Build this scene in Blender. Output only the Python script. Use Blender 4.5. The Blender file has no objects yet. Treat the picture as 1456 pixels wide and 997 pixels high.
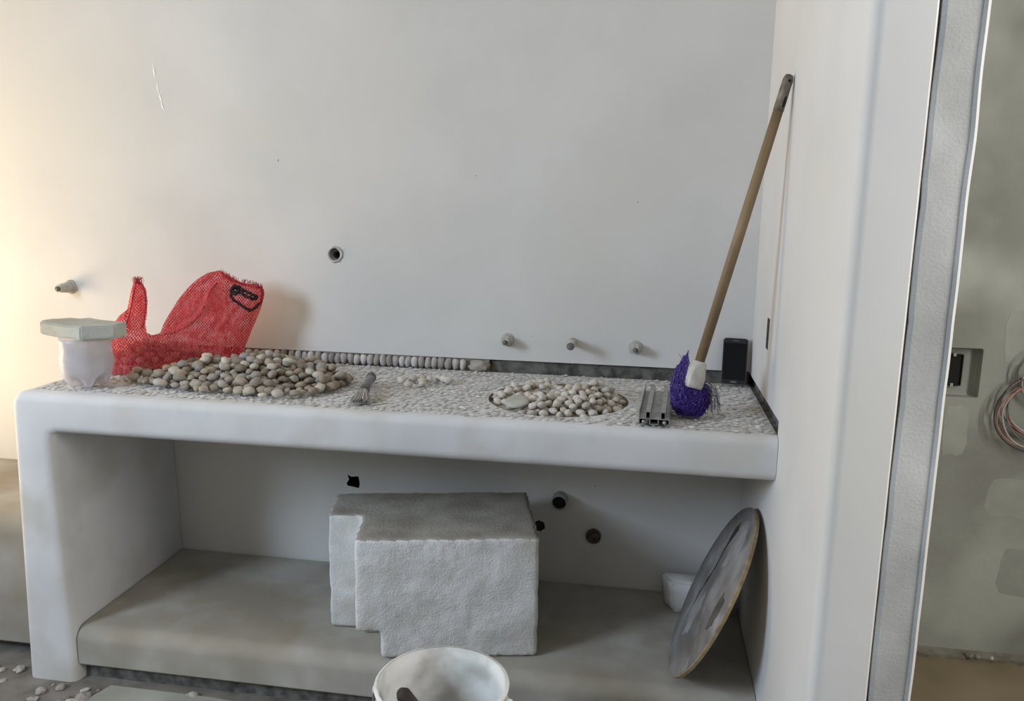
import bpy, bmesh, math, random
import numpy as np
from mathutils import Vector, Matrix, noise

# ------------------------------------------------------------------ scene, camera, light
scene = bpy.context.scene
COL = scene.collection
CAM_POS = (-0.331, -2.4957, 1.388)
PITCH, YAW, ROLL, FOCAL_PX = 0.1818, 0.1571, -0.0174, 1164.0

def make_camera():
    c, s = math.cos(YAW), math.sin(YAW)
    fw, rt, up = Vector((-s, c, 0)), Vector((c, s, 0)), Vector((0, 0, 1))
    c, s = math.cos(PITCH), math.sin(PITCH)
    f2, u2 = fw * c - up * s, up * c + fw * s
    c, s = math.cos(ROLL), math.sin(ROLL)
    r3, u3 = rt * c - u2 * s, u2 * c + rt * s
    m = Matrix.Identity(4)
    for i in range(3):
        m[i][0], m[i][1], m[i][2], m[i][3] = r3[i], u3[i], -f2[i], CAM_POS[i]
    cd = bpy.data.cameras.new('camera')
    cd.sensor_width = 36.0
    cd.sensor_fit = 'HORIZONTAL'
    cd.lens = FOCAL_PX / 1456.0 * 36.0
    cd.clip_start = 0.02
    co = bpy.data.objects.new('camera', cd)
    co.matrix_world = m
    COL.objects.link(co)
    scene.camera = co
make_camera()

world = bpy.data.worlds.new('world')
scene.world = world
world.use_nodes = True
bgn = world.node_tree.nodes['Background']
bgn.inputs['Color'].default_value = (0.75, 0.86, 1.0, 1)
bgn.inputs['Strength'].default_value = 0.25

def area(name, loc, direction, sx, sy, power, color):
    ld = bpy.data.lights.new(name, 'AREA')
    ld.shape = 'RECTANGLE'; ld.size = sx; ld.size_y = sy
    ld.energy = power; ld.color = color
    lo = bpy.data.objects.new(name, ld)
    lo.location = loc
    lo.rotation_euler = Vector(direction).to_track_quat('-Z', 'Y').to_euler()
    COL.objects.link(lo)
# daylight through the left window and doorway, then two added fill lamps
area('window_daylight', (-3.46, -2.65, 2.05), (1, 0.45, -0.6), 0.95, 1.0, 92, (0.66, 0.81, 1.0))
area('doorway_daylight', (-3.50, -0.60, 0.95), (1, 0.25, 1.3), 0.8, 1.4, 46, (1.0, 0.76, 0.44))
area('rear_fill', (-2.2, -4.36, 2.1), (0.45, 1, -0.2), 1.4, 1.1, 5, (1.0, 0.95, 0.88))  # added fill from behind, brightens the rounded partition corner
area('side_room_fill', (1.74, -1.72, 1.75), (-1, 0.1, -0.1), 0.5, 1.4, 52, (1.0, 0.98, 0.96))  # added lamp inside the side room, brightens partition end and grey wall

vs = scene.view_settings
vs.view_transform = 'Standard'; vs.look = 'None'; vs.gamma = 1.0
vs.exposure = 0.0; vs.use_curve_mapping = False

# ------------------------------------------------------------------ materials
def rgb(r, g, b):
    def f(c):
        c /= 255.0
        return c / 12.92 if c <= 0.04045 else ((c + 0.055) / 1.055) ** 2.4
    return (f(r), f(g), f(b), 1)

def nd(nt, typ, **kw):
    n = nt.nodes.new(typ)
    for k, v in kw.items():
        setattr(n, k, v)
    return n

def coords(nt):
    return nd(nt, 'ShaderNodeTexCoord').outputs['Object']

def mat_noise(name, c1, c2, scale=6.0, rough=0.85, bump=0.15, bscale=60.0, metallic=0.0, detail=6.0,
              c3=None, scale3=1.2, stretch=None, lo=0.35, hi=0.65, bdist=0.004, world_space=False):
    m = bpy.data.materials.new(name); m.use_nodes = True
    nt = m.node_tree; b = nt.nodes['Principled BSDF']
    b.inputs['Roughness'].default_value = rough; b.inputs['Metallic'].default_value = metallic
    co = nd(nt, 'ShaderNodeNewGeometry').outputs['Position'] if world_space else coords(nt)
    if stretch:
        mp = nd(nt, 'ShaderNodeMapping'); mp.inputs['Scale'].default_value = stretch
        nt.links.new(co, mp.inputs['Vector']); co2 = mp.outputs['Vector']
    else:
        co2 = co
    n = nd(nt, 'ShaderNodeTexNoise'); n.inputs['Scale'].default_value = scale; n.inputs['Detail'].default_value = detail
    nt.links.new(co2, n.inputs['Vector'])
    r = nd(nt, 'ShaderNodeValToRGB')
    r.color_ramp.elements[0].position = lo; r.color_ramp.elements[0].color = c1
    r.color_ramp.elements[1].position = hi; r.color_ramp.elements[1].color = c2
    nt.links.new(n.outputs['Fac'], r.inputs['Fac'])
    out = r.outputs['Color']
    if c3:
        n3 = nd(nt, 'ShaderNodeTexNoise'); n3.inputs['Scale'].default_value = scale3; n3.inputs['Detail'].default_value = 3
        nt.links.new(co, n3.inputs['Vector'])
        mr = nd(nt, 'ShaderNodeMapRange'); mr.inputs['From Min'].default_value = 0.48; mr.inputs['From Max'].default_value = 0.66
        nt.links.new(n3.outputs['Fac'], mr.inputs['Value'])
        mx = nd(nt, 'ShaderNodeMix', data_type='RGBA')
        nt.links.new(mr.outputs['Result'], mx.inputs['Factor'])
        nt.links.new(out, mx.inputs['A']); mx.inputs['B'].default_value = c3
        out = mx.outputs['Result']
    nt.links.new(out, b.inputs['Base Color'])
    if bump:
        nb = nd(nt, 'ShaderNodeTexNoise'); nb.inputs['Scale'].default_value = bscale; nb.inputs['Detail'].default_value = 5
        nt.links.new(co2, nb.inputs['Vector'])
        bp = nd(nt, 'ShaderNodeBump'); bp.inputs['Strength'].default_value = bump; bp.inputs['Distance'].default_value = bdist
        nt.links.new(nb.outputs['Fac'], bp.inputs['Height'])
        nt.links.new(bp.outputs['Normal'], b.inputs['Normal'])
    return m

def mat_random(name, cols, rough=0.8, bump=0.2, mottle=0.25, bscale=120):
    """colour differs from piece to piece"""
    m = bpy.data.materials.new(name); m.use_nodes = True
    nt = m.node_tree; b = nt.nodes['Principled BSDF']; b.inputs['Roughness'].default_value = rough
    oi = nd(nt, 'ShaderNodeObjectInfo'); ge = nd(nt, 'ShaderNodeNewGeometry')
    ad = nd(nt, 'ShaderNodeMath', operation='ADD'); fr = nd(nt, 'ShaderNodeMath', operation='FRACT')
    nt.links.new(oi.outputs['Random'], ad.inputs[0]); nt.links.new(ge.outputs['Random Per Island'], ad.inputs[1])
    nt.links.new(ad.outputs[0], fr.inputs[0])
    r = nd(nt, 'ShaderNodeValToRGB')
    e = r.color_ramp.elements
    while len(e) < len(cols): e.new(0.5)
    for i, c in enumerate(cols):
        e[i].position = i / (len(cols) - 1); e[i].color = c
    nt.links.new(fr.outputs[0], r.inputs['Fac'])
    n = nd(nt, 'ShaderNodeTexNoise'); n.inputs['Scale'].default_value = 90; n.inputs['Detail'].default_value = 4
    nt.links.new(ge.outputs['Position'], n.inputs['Vector'])
    hs = nd(nt, 'ShaderNodeMapRange'); hs.inputs['To Min'].default_value = 1 - mottle; hs.inputs['To Max'].default_value = 1 + mottle
    nt.links.new(n.outputs['Fac'], hs.inputs['Value'])
    mx = nd(nt, 'ShaderNodeMix', data_type='RGBA', blend_type='MULTIPLY'); mx.inputs['Factor'].default_value = 1
    nt.links.new(r.outputs['Color'], mx.inputs['A']); nt.links.new(hs.outputs['Result'], mx.inputs['B'])
    nt.links.new(mx.outputs['Result'], b.inputs['Base Color'])
    nb = nd(nt, 'ShaderNodeTexNoise'); nb.inputs['Scale'].default_value = bscale
    nt.links.new(ge.outputs['Position'], nb.inputs['Vector'])
    bp = nd(nt, 'ShaderNodeBump'); bp.inputs['Strength'].default_value = bump; bp.inputs['Distance'].default_value = 0.004
    nt.links.new(nb.outputs['Fac'], bp.inputs['Height']); nt.links.new(bp.outputs['Normal'], b.inputs['Normal'])
    return m

def mat_plain(name, c, rough=0.5, metallic=0.0, **kw):
    m = bpy.data.materials.new(name); m.use_nodes = True
    b = m.node_tree.nodes['Principled BSDF']
    b.inputs['Base Color'].default_value = c; b.inputs['Roughness'].default_value = rough
    b.inputs['Metallic'].default_value = metallic
    for k, v in kw.items():
        b.inputs[k].default_value = v
    return m

def mat_net():
    m = bpy.data.materials.new('red_net'); m.use_nodes = True
    nt = m.node_tree; nt.nodes.clear()
    out = nd(nt, 'ShaderNodeOutputMaterial')
    co = coords(nt)
    dif = nd(nt, 'ShaderNodeBsdfPrincipled'); dif.inputs['Roughness'].default_value = 0.45
    tr = nd(nt, 'ShaderNodeBsdfTranslucent'); tr.inputs['Color'].default_value = (0.9, 0.035, 0.05, 1)
    n = nd(nt, 'ShaderNodeTexNoise'); n.inputs['Scale'].default_value = 150; n.inputs['Detail'].default_value = 3
    nt.links.new(co, n.inputs['Vector'])
    r = nd(nt, 'ShaderNodeValToRGB')
    r.color_ramp.elements[0].position = 0.36; r.color_ramp.elements[0].color = (0.40, 0.008, 0.016, 1)
    r.color_ramp.elements[1].position = 0.66; r.color_ramp.elements[1].color = (0.88, 0.085, 0.11, 1)
    nt.links.new(n.outputs['Fac'], r.inputs['Fac']); nt.links.new(r.outputs['Color'], dif.inputs['Base Color'])
    # creases of the crumpled netting
    mpc = nd(nt, 'ShaderNodeMapping'); mpc.inputs['Rotation'].default_value = (0, 0.7, 0); mpc.inputs['Scale'].default_value = (3.2, 1, 0.8)
    nt.links.new(co, mpc.inputs['Vector'])
    nc = nd(nt, 'ShaderNodeTexNoise'); nc.inputs['Scale'].default_value = 16; nc.inputs['Detail'].default_value = 4; nc.inputs['Distortion'].default_value = 0.6
    nt.links.new(mpc.outputs['Vector'], nc.inputs['Vector'])
    bc_ = nd(nt, 'ShaderNodeBump'); bc_.inputs['Strength'].default_value = 0.9; bc_.inputs['Distance'].default_value = 0.02
    nt.links.new(nc.outputs['Fac'], bc_.inputs['Height'])
    nt.links.new(bc_.outputs['Normal'], dif.inputs['Normal']); nt.links.new(bc_.outputs['Normal'], tr.inputs['Normal'])
    m1 = nd(nt, 'ShaderNodeMixShader'); m1.inputs['Fac'].default_value = 0.34
    nt.links.new(dif.outputs[0], m1.inputs[1]); nt.links.new(tr.outputs[0], m1.inputs[2])
    # open weave: crossing threads with holes between them
    waves = []
    for ang in (0.6, -0.7):
        mp = nd(nt, 'ShaderNodeMapping'); mp.inputs['Rotation'].default_value = (0, ang, 0)
        nt.links.new(co, mp.inputs['Vector'])
        w = nd(nt, 'ShaderNodeTexWave'); w.inputs['Scale'].default_value = 50; w.inputs['Distortion'].default_value = 3.0
        w.inputs['Detail'].default_value = 2; w.inputs['Detail Scale'].default_value = 0.4
        nt.links.new(mp.outputs['Vector'], w.inputs['Vector']); waves.append(w)
    mul = nd(nt, 'ShaderNodeMath', operation='MULTIPLY')
    nt.links.new(waves[0].outputs['Fac'], mul.inputs[0]); nt.links.new(waves[1].outputs['Fac'], mul.inputs[1])
    mr = nd(nt, 'ShaderNodeMapRange')
    mr.inputs['From Min'].default_value = 0.10; mr.inputs['From Max'].default_value = 0.34
    mr.inputs['To Min'].default_value = 0.05; mr.inputs['To Max'].default_value = 0.74
    nt.links.new(mul.outputs[0], mr.inputs['Value'])
    tp = nd(nt, 'ShaderNodeBsdfTransparent')
    m2 = nd(nt, 'ShaderNodeMixShader')
    nt.links.new(mr.outputs['Result'], m2.inputs['Fac'])
    nt.links.new(m1.outputs[0], m2.inputs[1]); nt.links.new(tp.outputs[0], m2.inputs[2])
    nt.links.new(m2.outputs[0], out.inputs['Surface'])
    return m

M = {}
M['plaster'] = mat_noise('wall_plaster', rgb(203, 201, 198), rgb(213, 211, 208), 2.5, 0.8, 0.10, 25, c3=rgb(209, 206, 200), scale3=1.5)
M['plaster2'] = mat_noise('counter_plaster', rgb(203, 202, 202), rgb(213, 212, 212), 4, 0.75, 0.16, 18, c3=rgb(197, 194, 188), scale3=5)
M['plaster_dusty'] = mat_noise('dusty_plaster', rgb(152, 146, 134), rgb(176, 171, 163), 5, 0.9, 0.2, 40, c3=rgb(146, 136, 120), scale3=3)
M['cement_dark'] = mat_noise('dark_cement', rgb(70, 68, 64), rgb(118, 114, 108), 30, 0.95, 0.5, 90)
M['cement_grey'] = mat_noise('grey_render', rgb(153, 152, 149), rgb(180, 179, 176), 5, 0.95, 0.35, 220, c3=rgb(194, 193, 190), scale3=3.5, bdist=0.003)
M['cement_room'] = mat_noise('side_room_render', rgb(128, 128, 119), rgb(150, 151, 142), 3.0, 0.95, 0.3, 60, c3=rgb(168, 170, 160), scale3=2.2)
M['cement_patch'] = mat_noise('side_room_patch', rgb(146, 148, 139), rgb(158, 160, 151), 9, 0.95, 0.25, 60)
M['floor'] = mat_noise('dusty_concrete', rgb(96, 91, 84), rgb(132, 127, 120), 9, 0.95, 0.6, 70, c3=rgb(116, 109, 98), scale3=3)
M['cement_base'] = mat_noise('mortar_fillet', rgb(104, 97, 82), rgb(134, 129, 116), 16, 0.95, 0.5, 60)
M['floor_brown'] = mat_noise('brown_screed', rgb(118, 104, 80), rgb(136, 122, 97), 4, 0.9, 0.2, 50)
M['rubble'] = mat_random('rubble', [rgb(120, 114, 106), rgb(160, 155, 148), rgb(200, 198, 194)], 0.95, 0.6)
M['drip'] = mat_plain('white_filler', rgb(244, 242, 238), 0.5)
M['black'] = mat_plain('black_void', rgb(14, 14, 13), 0.9)  # painted shade for the insides of holes; own colour of the wall box
M['grout'] = mat_noise('grout', rgb(146, 139, 128), rgb(182, 177, 170), 7, 0.95, 0.5, 160, c3=rgb(176, 165, 145), scale3=4)
M['mosaic'] = mat_random('mosaic_pebble', [rgb(168, 162, 152), rgb(196, 192, 185), rgb(212, 210, 206), rgb(188, 184, 178), rgb(222, 221, 219)], 0.7, 0.1, 0.2)
M['peb_grey'] = mat_random('grey_pebble', [rgb(116, 104, 89), rgb(156, 145, 129), rgb(138, 130, 120), rgb(176, 163, 143), rgb(154, 147, 139), rgb(200, 191, 174), rgb(126, 115, 100), rgb(168, 149, 128), rgb(146, 142, 139)], 0.8, 0.15, 0.35)
M['peb_pale'] = mat_random('pale_pebble', [rgb(176, 165, 150), rgb(200, 192, 180), rgb(212, 206, 196), rgb(188, 176, 162), rgb(206, 200, 193), rgb(166, 156, 142)], 0.75, 0.12, 0.22)
M['peb_row'] = mat_random('border_pebble', [rgb(164, 158, 152), rgb(192, 188, 184), rgb(150, 142, 134), rgb(206, 204, 203), rgb(178, 172, 168), rgb(136, 128, 122)], 0.7, 0.1, 0.25)
M['net'] = mat_net()
M['net_hem'] = mat_noise('net_hem', rgb(150, 24, 34), rgb(214, 52, 62), 120, 0.6, 0.5, 300)
M['cord'] = mat_noise('dark_cord', rgb(34, 22, 24), rgb(60, 34, 36), 200, 0.8, 0.4, 400)
M['slab_stone'] = mat_noise('grey_green_block', rgb(164, 161, 148), rgb(186, 183, 171), 14, 0.9, 0.35, 110, c3=rgb(172, 174, 168), scale3=9)
def mat_cloudy():
    m = mat_plain('cloudy_plastic', rgb(226, 222, 226), 0.22)
    nt = m.node_tree; b = nt.nodes['Principled BSDF']; out = nt.nodes['Material Output']
    t = nd(nt, 'ShaderNodeBsdfTranslucent'); t.inputs['Color'].default_value = (0.9, 0.88, 0.9, 1)
    tp = nd(nt, 'ShaderNodeBsdfTransparent')
    a = nd(nt, 'ShaderNodeMixShader'); a.inputs['Fac'].default_value = 0.5
    c = nd(nt, 'ShaderNodeMixShader'); c.inputs['Fac'].default_value = 0.25
    nt.links.new(b.outputs[0], a.inputs[1]); nt.links.new(t.outputs[0], a.inputs[2])
    nt.links.new(a.outputs[0], c.inputs[1]); nt.links.new(tp.outputs[0], c.inputs[2])
    nt.links.new(c.outputs[0], out.inputs['Surface'])
    return m
M['cloudy'] = mat_cloudy()
M['wood'] = mat_noise('handle_wood', rgb(104, 85, 60), rgb(144, 121, 89), 30, 0.6, 0.2, 80, stretch=(1, 1, 0.06), c3=rgb(140, 118, 88), scale3=9)
M['metal_dull'] = mat_noise('dull_metal', rgb(92, 86, 78), rgb(128, 122, 112), 60, 0.6, 0.2, 120, metallic=0.5)
M['alu'] = mat_noise('aluminium', rgb(150, 148, 144), rgb(182, 181, 178), 40, 0.45, 0.1, 200, metallic=0.7)
M['purple'] = mat_random('purple_bristle', [rgb(52, 34, 104), rgb(72, 50, 138), rgb(88, 66, 156), rgb(60, 40, 120)], 0.5, 0.0, 0.1)
M['purple_core'] = mat_noise('purple_core', rgb(38, 24, 78), rgb(66, 44, 124), 90, 0.7, 1.0, 160, bdist=0.01)
M['grey_bristle'] = mat_plain('grey_bristle', rgb(120, 116, 118), 0.6)
M['white_plastic'] = mat_noise('white_plastic', rgb(172, 168, 160), rgb(206, 203, 197), 30, 0.5, 0.1, 60)
M['phone_body'] = mat_plain('phone_body', rgb(26, 28, 31), 0.35)
M['phone_rim'] = mat_plain('phone_rim', rgb(120, 122, 126), 0.3, 0.8)
M['phone_glass'] = mat_plain('phone_glass', rgb(17, 20, 25), 0.10, **{'Specular IOR Level': 0.3})
M['phone_grey'] = mat_plain('phone_grey', rgb(120, 122, 126), 0.35, 0.6)
M['foam'] = mat_noise('polystyrene', rgb(206, 205, 202), rgb(226, 225, 223), 12, 0.9, 0.6, 170, c3=rgb(198, 194, 186), scale3=7, world_space=True)
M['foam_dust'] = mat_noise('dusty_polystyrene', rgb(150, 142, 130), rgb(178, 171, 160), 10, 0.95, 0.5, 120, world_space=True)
M['ply'] = mat_noise('plastered_board', rgb(100, 95, 91), rgb(134, 129, 125), 12, 0.7, 0.25, 60, c3=rgb(152, 149, 147), scale3=9, stretch=(1, 0.35, 1))
M['ply_pale'] = mat_noise('pale_stain', rgb(136, 133, 131), rgb(158, 156, 155), 20, 0.7, 0.2, 60)
M['ply_dark'] = mat_noise('dark_stain', rgb(76, 70, 65), rgb(98, 91, 85), 20, 0.8, 0.2, 60)
M['ply_edge'] = mat_noise('board_edge', rgb(126, 108, 82), rgb(166, 146, 112), 40, 0.8, 0.3, 120)
M['bucket'] = mat_noise('bucket_plastic', rgb(206, 206, 202), rgb(224, 224, 222), 8, 0.5, 0.1, 40, c3=rgb(184, 182, 176), scale3=12)
M['dark_wood'] = mat_noise('dark_handle', rgb(38, 32, 28), rgb(70, 60, 52), 30, 0.8, 0.5, 90)
M['brush_tube'] = mat_noise('brush_tube', rgb(96, 97, 98), rgb(132, 132, 132), 50, 0.55, 0.2, 120)
M['dust_bristle'] = mat_random('dusty_bristle', [rgb(150, 143, 134), rgb(182, 176, 168), rgb(204, 199, 192)], 0.9, 0.0)
M['fitting'] = mat_noise('dusty_fitting', rgb(164, 161, 154), rgb(194, 192, 186), 60, 0.7, 0.3, 150)
M['fitting_dark'] = mat_noise('fitting_plug', rgb(82, 80, 76), rgb(126, 122, 116), 90, 0.8, 0.4, 200)
M['pipe_grey'] = mat_plain('grey_pipe', rgb(150, 150, 144), 0.6)
M['dirt'] = mat_noise('dirt_plug', rgb(60, 50, 44), rgb(110, 98, 90), 90, 0.95, 0.8, 150)
for nm, c in (('cable_red', rgb(132, 62, 52)), ('cable_white', rgb(176, 168, 158)), ('cable_grey', rgb(108, 108, 106)), ('cable_black', rgb(40, 40, 40)), ('cable_pink', rgb(170, 120, 104))):
    M[nm] = mat_plain(nm, c, 0.5)

# ------------------------------------------------------------------ helpers
def link(name, me, mat=None, parent=None, smooth=False):
    o = bpy.data.objects.new(name, me)
    COL.objects.link(o)
    if mat is not None:
        for mm in (mat if isinstance(mat, (list, tuple)) else [mat]):
            me.materials.append(mm)
    if smooth:
        me.polygons.foreach_set('use_smooth', [True] * len(me.polygons))
    if parent is not None:
        o.parent = parent
        o.matrix_parent_inverse = parent.matrix_world.inverted() if False else Matrix.Identity(4)
    return o

def from_bm(name, bm, mat=None, parent=None, smooth=False):
    bmesh.ops.recalc_face_normals(bm, faces=bm.faces)
    me = bpy.data.meshes.new(name); bm.to_mesh(me); bm.free()
    return link(name, me, mat, parent, smooth)

def from_py(name, v, f, mat=None, parent=None, smooth=False):
    me = bpy.data.meshes.new(name); me.from_pydata([tuple(p) for p in v], [], [tuple(q) for q in f]); me.update()
    bm = bmesh.new(); bm.from_mesh(me); bmesh.ops.recalc_face_normals(bm, faces=bm.faces); bm.to_mesh(me); bm.free()
    return link(name, me, mat, parent, smooth)

def tag(o, label, cat, group=None, kind=None):
    if label: o['label'] = label
    if cat: o['category'] = cat
    if group: o['group'] = group
    if kind: o['kind'] = kind
    return o

def thing(name, loc, label, cat, rot=(0, 0, 0), group=None):
    o = bpy.data.objects.new(name, None); o.empty_display_size = 0.05
    o.location = loc; o.rotation_euler = rot
    COL.objects.link(o)
    return tag(o, label, cat, group)

def add_box(bm, x0, x1, y0, y1, z0, z1):
    vs_ = [bm.verts.new((x, y, z)) for x in (x0, x1) for y in (y0, y1) for z in (z0, z1)]
    idx = ((0, 1, 3, 2), (4, 6, 7, 5), (0, 4, 5, 1), (2, 3, 7, 6), (0, 2, 6, 4), (1, 5, 7, 3))
    return [bm.faces.new([vs_[i] for i in q]) for q in idx]

def box_obj(name, b, mat, parent=None, bevel=0.0, seg=3, smooth=False):
    bm = bmesh.new(); add_box(bm, *b)
    if bevel:
        bmesh.ops.bevel(bm, geom=list(bm.edges), offset=bevel, segments=seg, profile=0.5, affect='EDGES')
    return from_bm(name, bm, mat, parent, smooth)

def add_prism(bm, pts, axis, a0, a1):
    """pts: 2-D outline, extruded along axis from a0 to a1"""
    def P(p, a):
        if axis == 'x': return (a, p[0], p[1])
        if axis == 'y': return (p[0], a, p[1])
        return (p[0], p[1], a)
    A = [bm.verts.new(P(p, a0)) for p in pts]; B = [bm.verts.new(P(p, a1)) for p in pts]
    n = len(pts)
    for i in range(n):
        bm.faces.new((A[i], A[(i + 1) % n], B[(i + 1) % n], B[i]))
    fa = bm.faces.new(A); fb = bm.faces.new(B[::-1])
    return fa, fb

def add_tube(bm, pts, rad, seg=8, caps=True, closed=False):
    pts = [Vector(p) for p in pts]; n = len(pts)
    rads = rad if isinstance(rad, (list, tuple)) else [rad] * n
    rings = []; prev = None
    for i, p in enumerate(pts):
        if closed:
            t = pts[(i + 1) % n] - pts[i - 1]
        else:
            t = pts[min(i + 1, n - 1)] - pts[max(i - 1, 0)]
        t.normalize()
        if prev is None:
            a = Vector((0, 0, 1)) if abs(t.z) < 0.9 else Vector((1, 0, 0))
            u = t.cross(a).normalized()
        else:
            u = (prev - t * prev.dot(t)).normalized()
        prev = u; w = t.cross(u)
        rings.append([bm.verts.new(p + (u * math.cos(2 * math.pi * k / seg) + w * math.sin(2 * math.pi * k / seg)) * rads[i]) for k in range(seg)])
    for i in range(n if closed else n - 1):
        A, B = rings[i], rings[(i + 1) % n]
        for k in range(seg):
            bm.faces.new((A[k], A[(k + 1) % seg], B[(k + 1) % seg], B[k]))
    if caps and not closed:
        bm.faces.new(rings[0][::-1]); bm.faces.new(rings[-1])
    return rings

def tube_obj(name, pts, rad, mat, parent=None, seg=10, smooth=True, closed=False):
    bm = bmesh.new(); add_tube(bm, pts, rad, seg, True, closed)
    return from_bm(name, bm, mat, parent, smooth)

def lathe(bm, prof, seg=32, mod=None, cap=True):
    """prof: list of (r, z)"""
    rings = []
    for (r, z) in prof:
        ring = []
        for k in range(seg):
            a = 2 * math.pi * k / seg
            rr, zz = (r, z) if mod is None else mod(r, z, a)
            ring.append(bm.verts.new((rr * math.cos(a), rr * math.sin(a), zz)))
        rings.append(ring)
    for A, B in zip(rings[:-1], rings[1:]):
        for k in range(seg):
            bm.faces.new((A[k], A[(k + 1) % seg], B[(k + 1) % seg], B[k]))
    if cap:
        bm.faces.new(rings[0][::-1]); bm.faces.new(rings[-1])
    return rings

def boolean_cut(o, cutters):
    for c in cutters:
        md = o.modifiers.new('cut', 'BOOLEAN'); md.operation = 'DIFFERENCE'; md.object = c; md.solver = 'EXACT'
        md.material_mode = 'TRANSFER'
    bake(o)
    for c in cutters:
        me = c.data; bpy.data.objects.remove(c); bpy.data.meshes.remove(me)

def bake(o):
    bpy.context.view_layer.update()
    dg = bpy.context.evaluated_depsgraph_get()
    me = bpy.data.meshes.new_from_object(o.evaluated_get(dg), depsgraph=dg)
    old = o.data; o.modifiers.clear(); o.data = me; bpy.data.meshes.remove(old)

def cyl_cutter(x, z, r, y0, y1, mat, seg=20, wob=0.0, seed=0):
    rnd = random.Random(seed); bm = bmesh.new()
    add_prism(bm, [(x + r * (1 + wob * rnd.uniform(-1, 1)) * math.cos(2 * math.pi * k / seg), z + r * (1 + wob * rnd.uniform(-1, 1)) * math.sin(2 * math.pi * k / seg)) for k in range(seg)], 'y', y0, y1)
    return from_bm('cutter', bm, mat)

H, DP, HS, T = 0.8558, 0.5754, 0.1563, 0.1152
CEIL = 2.9

# ------------------------------------------------------------------ the room
wall_back = box_obj('wall_back', (-3.34, 0.0, 0.0, 0.16, 0.0, CEIL), [M['plaster'], M['cement_dark'], M['black']])
bmq = bmesh.new(); add_prism(bmq, [(503 * 0 - 1.276, 0.477), (-1.262, 0.470), (-1.237, 0.473), (-1.233, 0.447), (-1.236, 0.432), (-1.276, 0.438), (-1.279, 0.447), (-1.270, 0.460)], 'y', -0.02, 0.09)
boolean_cut(wall_back, [  # black cutters colour the hole insides dark in place of shade
    box_obj('cutter', (-1.99, 0.2, -0.05, 0.018, H - 0.006, H + 0.036), M['cement_dark']),
    cyl_cutter(-1.302, 1.208, 0.021, -0.02, 0.10, M['black'], 18, 0.12, 3),
    from_bm('cutter', bmq, M['black']),
    cyl_cutter(-0.6286, 0.3487, 0.019, -0.02, 0.03, M['cement_dark'], 16, 0.15, 5),
])
tag(wall_back, 'long white plastered wall behind the counter', None, kind='structure')

# white partition with a rounded plaster end, its unpainted jamb band, and the recess along the mosaic
def arc(cx, cy, r, a0, a1, n):
    return [(cx + r * math.cos(math.radians(a0 + (a1 - a0) * i / n)), cy + r * math.sin(math.radians(a0 + (a1 - a0) * i / n))) for i in range(n + 1)]
XE, YE = 0.101, -1.075
prof = arc(0.024, YE + 0.024, 0.024, 180, 270, 8) + [(XE - 0.004, YE), (XE, YE + 0.004), (XE, YE + 0.03), (XE + 0.076, YE + 0.03), (XE + 0.076, 0.10), (0.0, 0.10)]
bm = bmesh.new(); add_prism(bm, prof, 'z', 0.0, CEIL)
wall_right = from_bm('wall_right', bm, [M['plaster'], M['cement_dark'], M['black']])
boolean_cut(wall_right, [
    box_obj('cutter', (-0.05, 0.014, -0.552, 0.2, H - 0.006, H + 0.030), M['cement_dark']),
    box_obj('cutter', (-0.05, 0.04, -0.308, -0.265, 1.012, 1.094), M['cement_dark']),
])
wall_right.data.set_sharp_from_angle(angle=math.radians(32)); wall_right.data.polygons.foreach_set('use_smooth', [True] * len(wall_right.data.polygons))
tag(wall_right, 'short white partition wall at the end of the counter', None, kind='structure')
# unpainted band: a little irregular along its left edge
rnd = random.Random(4)
N = 140
v, f = [], []
for i in range(N + 1):
    z = CEIL * i / N
    xl = XE + 0.0006 + 0.003 * max(0.0, noise.noise((0, 1.3, z * 5))) + 0.004 * max(0.0, noise.noise((0, 7.3, z * 17)))
    xr = XE + 0.0745 - 0.0015 + 0.002 * noise.noise((3, 2, z * 9))
    ym = YE + 0.0005
    v += [(xl, YE + 0.031, z), (xl + 0.001, ym + 0.003, z), (xl + 0.008, ym - 0.001, z), (xr - 0.010, ym + 0.001, z), (xr - 0.005, ym - 0.003, z), (xr, ym, z), (xr + 0.0012, YE + 0.031, z)]
for i in range(N):
    for k in range(6):
        f.append((i * 7 + k, i * 7 + k + 1, (i + 1) * 7 + k + 1, (i + 1) * 7 + k))
jamb = from_py('jamb_band', v, f, [M['cement_grey'], M['plaster']], wall_right)
jamb['label'] = 'grey unpainted render band at the wall end'
for p in jamb.data.polygons:
    if p.index % 6 in (4, 5): p.material_index = 1

wl = box_obj('wall_left', (-3.44, -3.3, -4.3, 0.16, 0.0, CEIL), M['cement_grey'])
boolean_cut(wl, [box_obj('cutter', (-3.6, -3.2, -3.2, -2.05, 1.4, 2.65), M['cement_grey']),
                 box_obj('cutter', (-3.6, -3.2, -1.1, -0.14, 0.2, 2.25), M['cement_grey'])])
tag(wl, 'grey rendered wall with window and doorway openings', None, kind='structure')
wf = box_obj('wall_front', (-3.44, 1.9, -4.34, -4.2, 0.0, CEIL), M['cement_room'])
boolean_cut(wf, [box_obj('cutter', (-2.95, -1.4, -4.6, -4.0, 1.45, 2.7), M['cement_room'])])  # opening added for the rear fill lamp
tag(wf, 'grey rendered wall facing the counter with a wide opening', None, kind='structure')
ceiling = tag(box_obj('ceiling', (-3.44, 1.9, -4.34, 0.3, CEIL, CEIL + 0.1), M['plaster']), 'white plastered ceiling of the room', None, kind='structure')
floor = tag(box_obj('floor', (-3.44, 0.15, -4.34, 0.0, -0.1, 0.0), M['floor']), 'dusty grey concrete floor', None, kind='structure')
wsr = box_obj('wall_side_room', (0.0, 1.9, 0.10, 0.25, -0.1, CEIL), [M['cement_room'], M['cement_dark'], M['black']])
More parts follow.
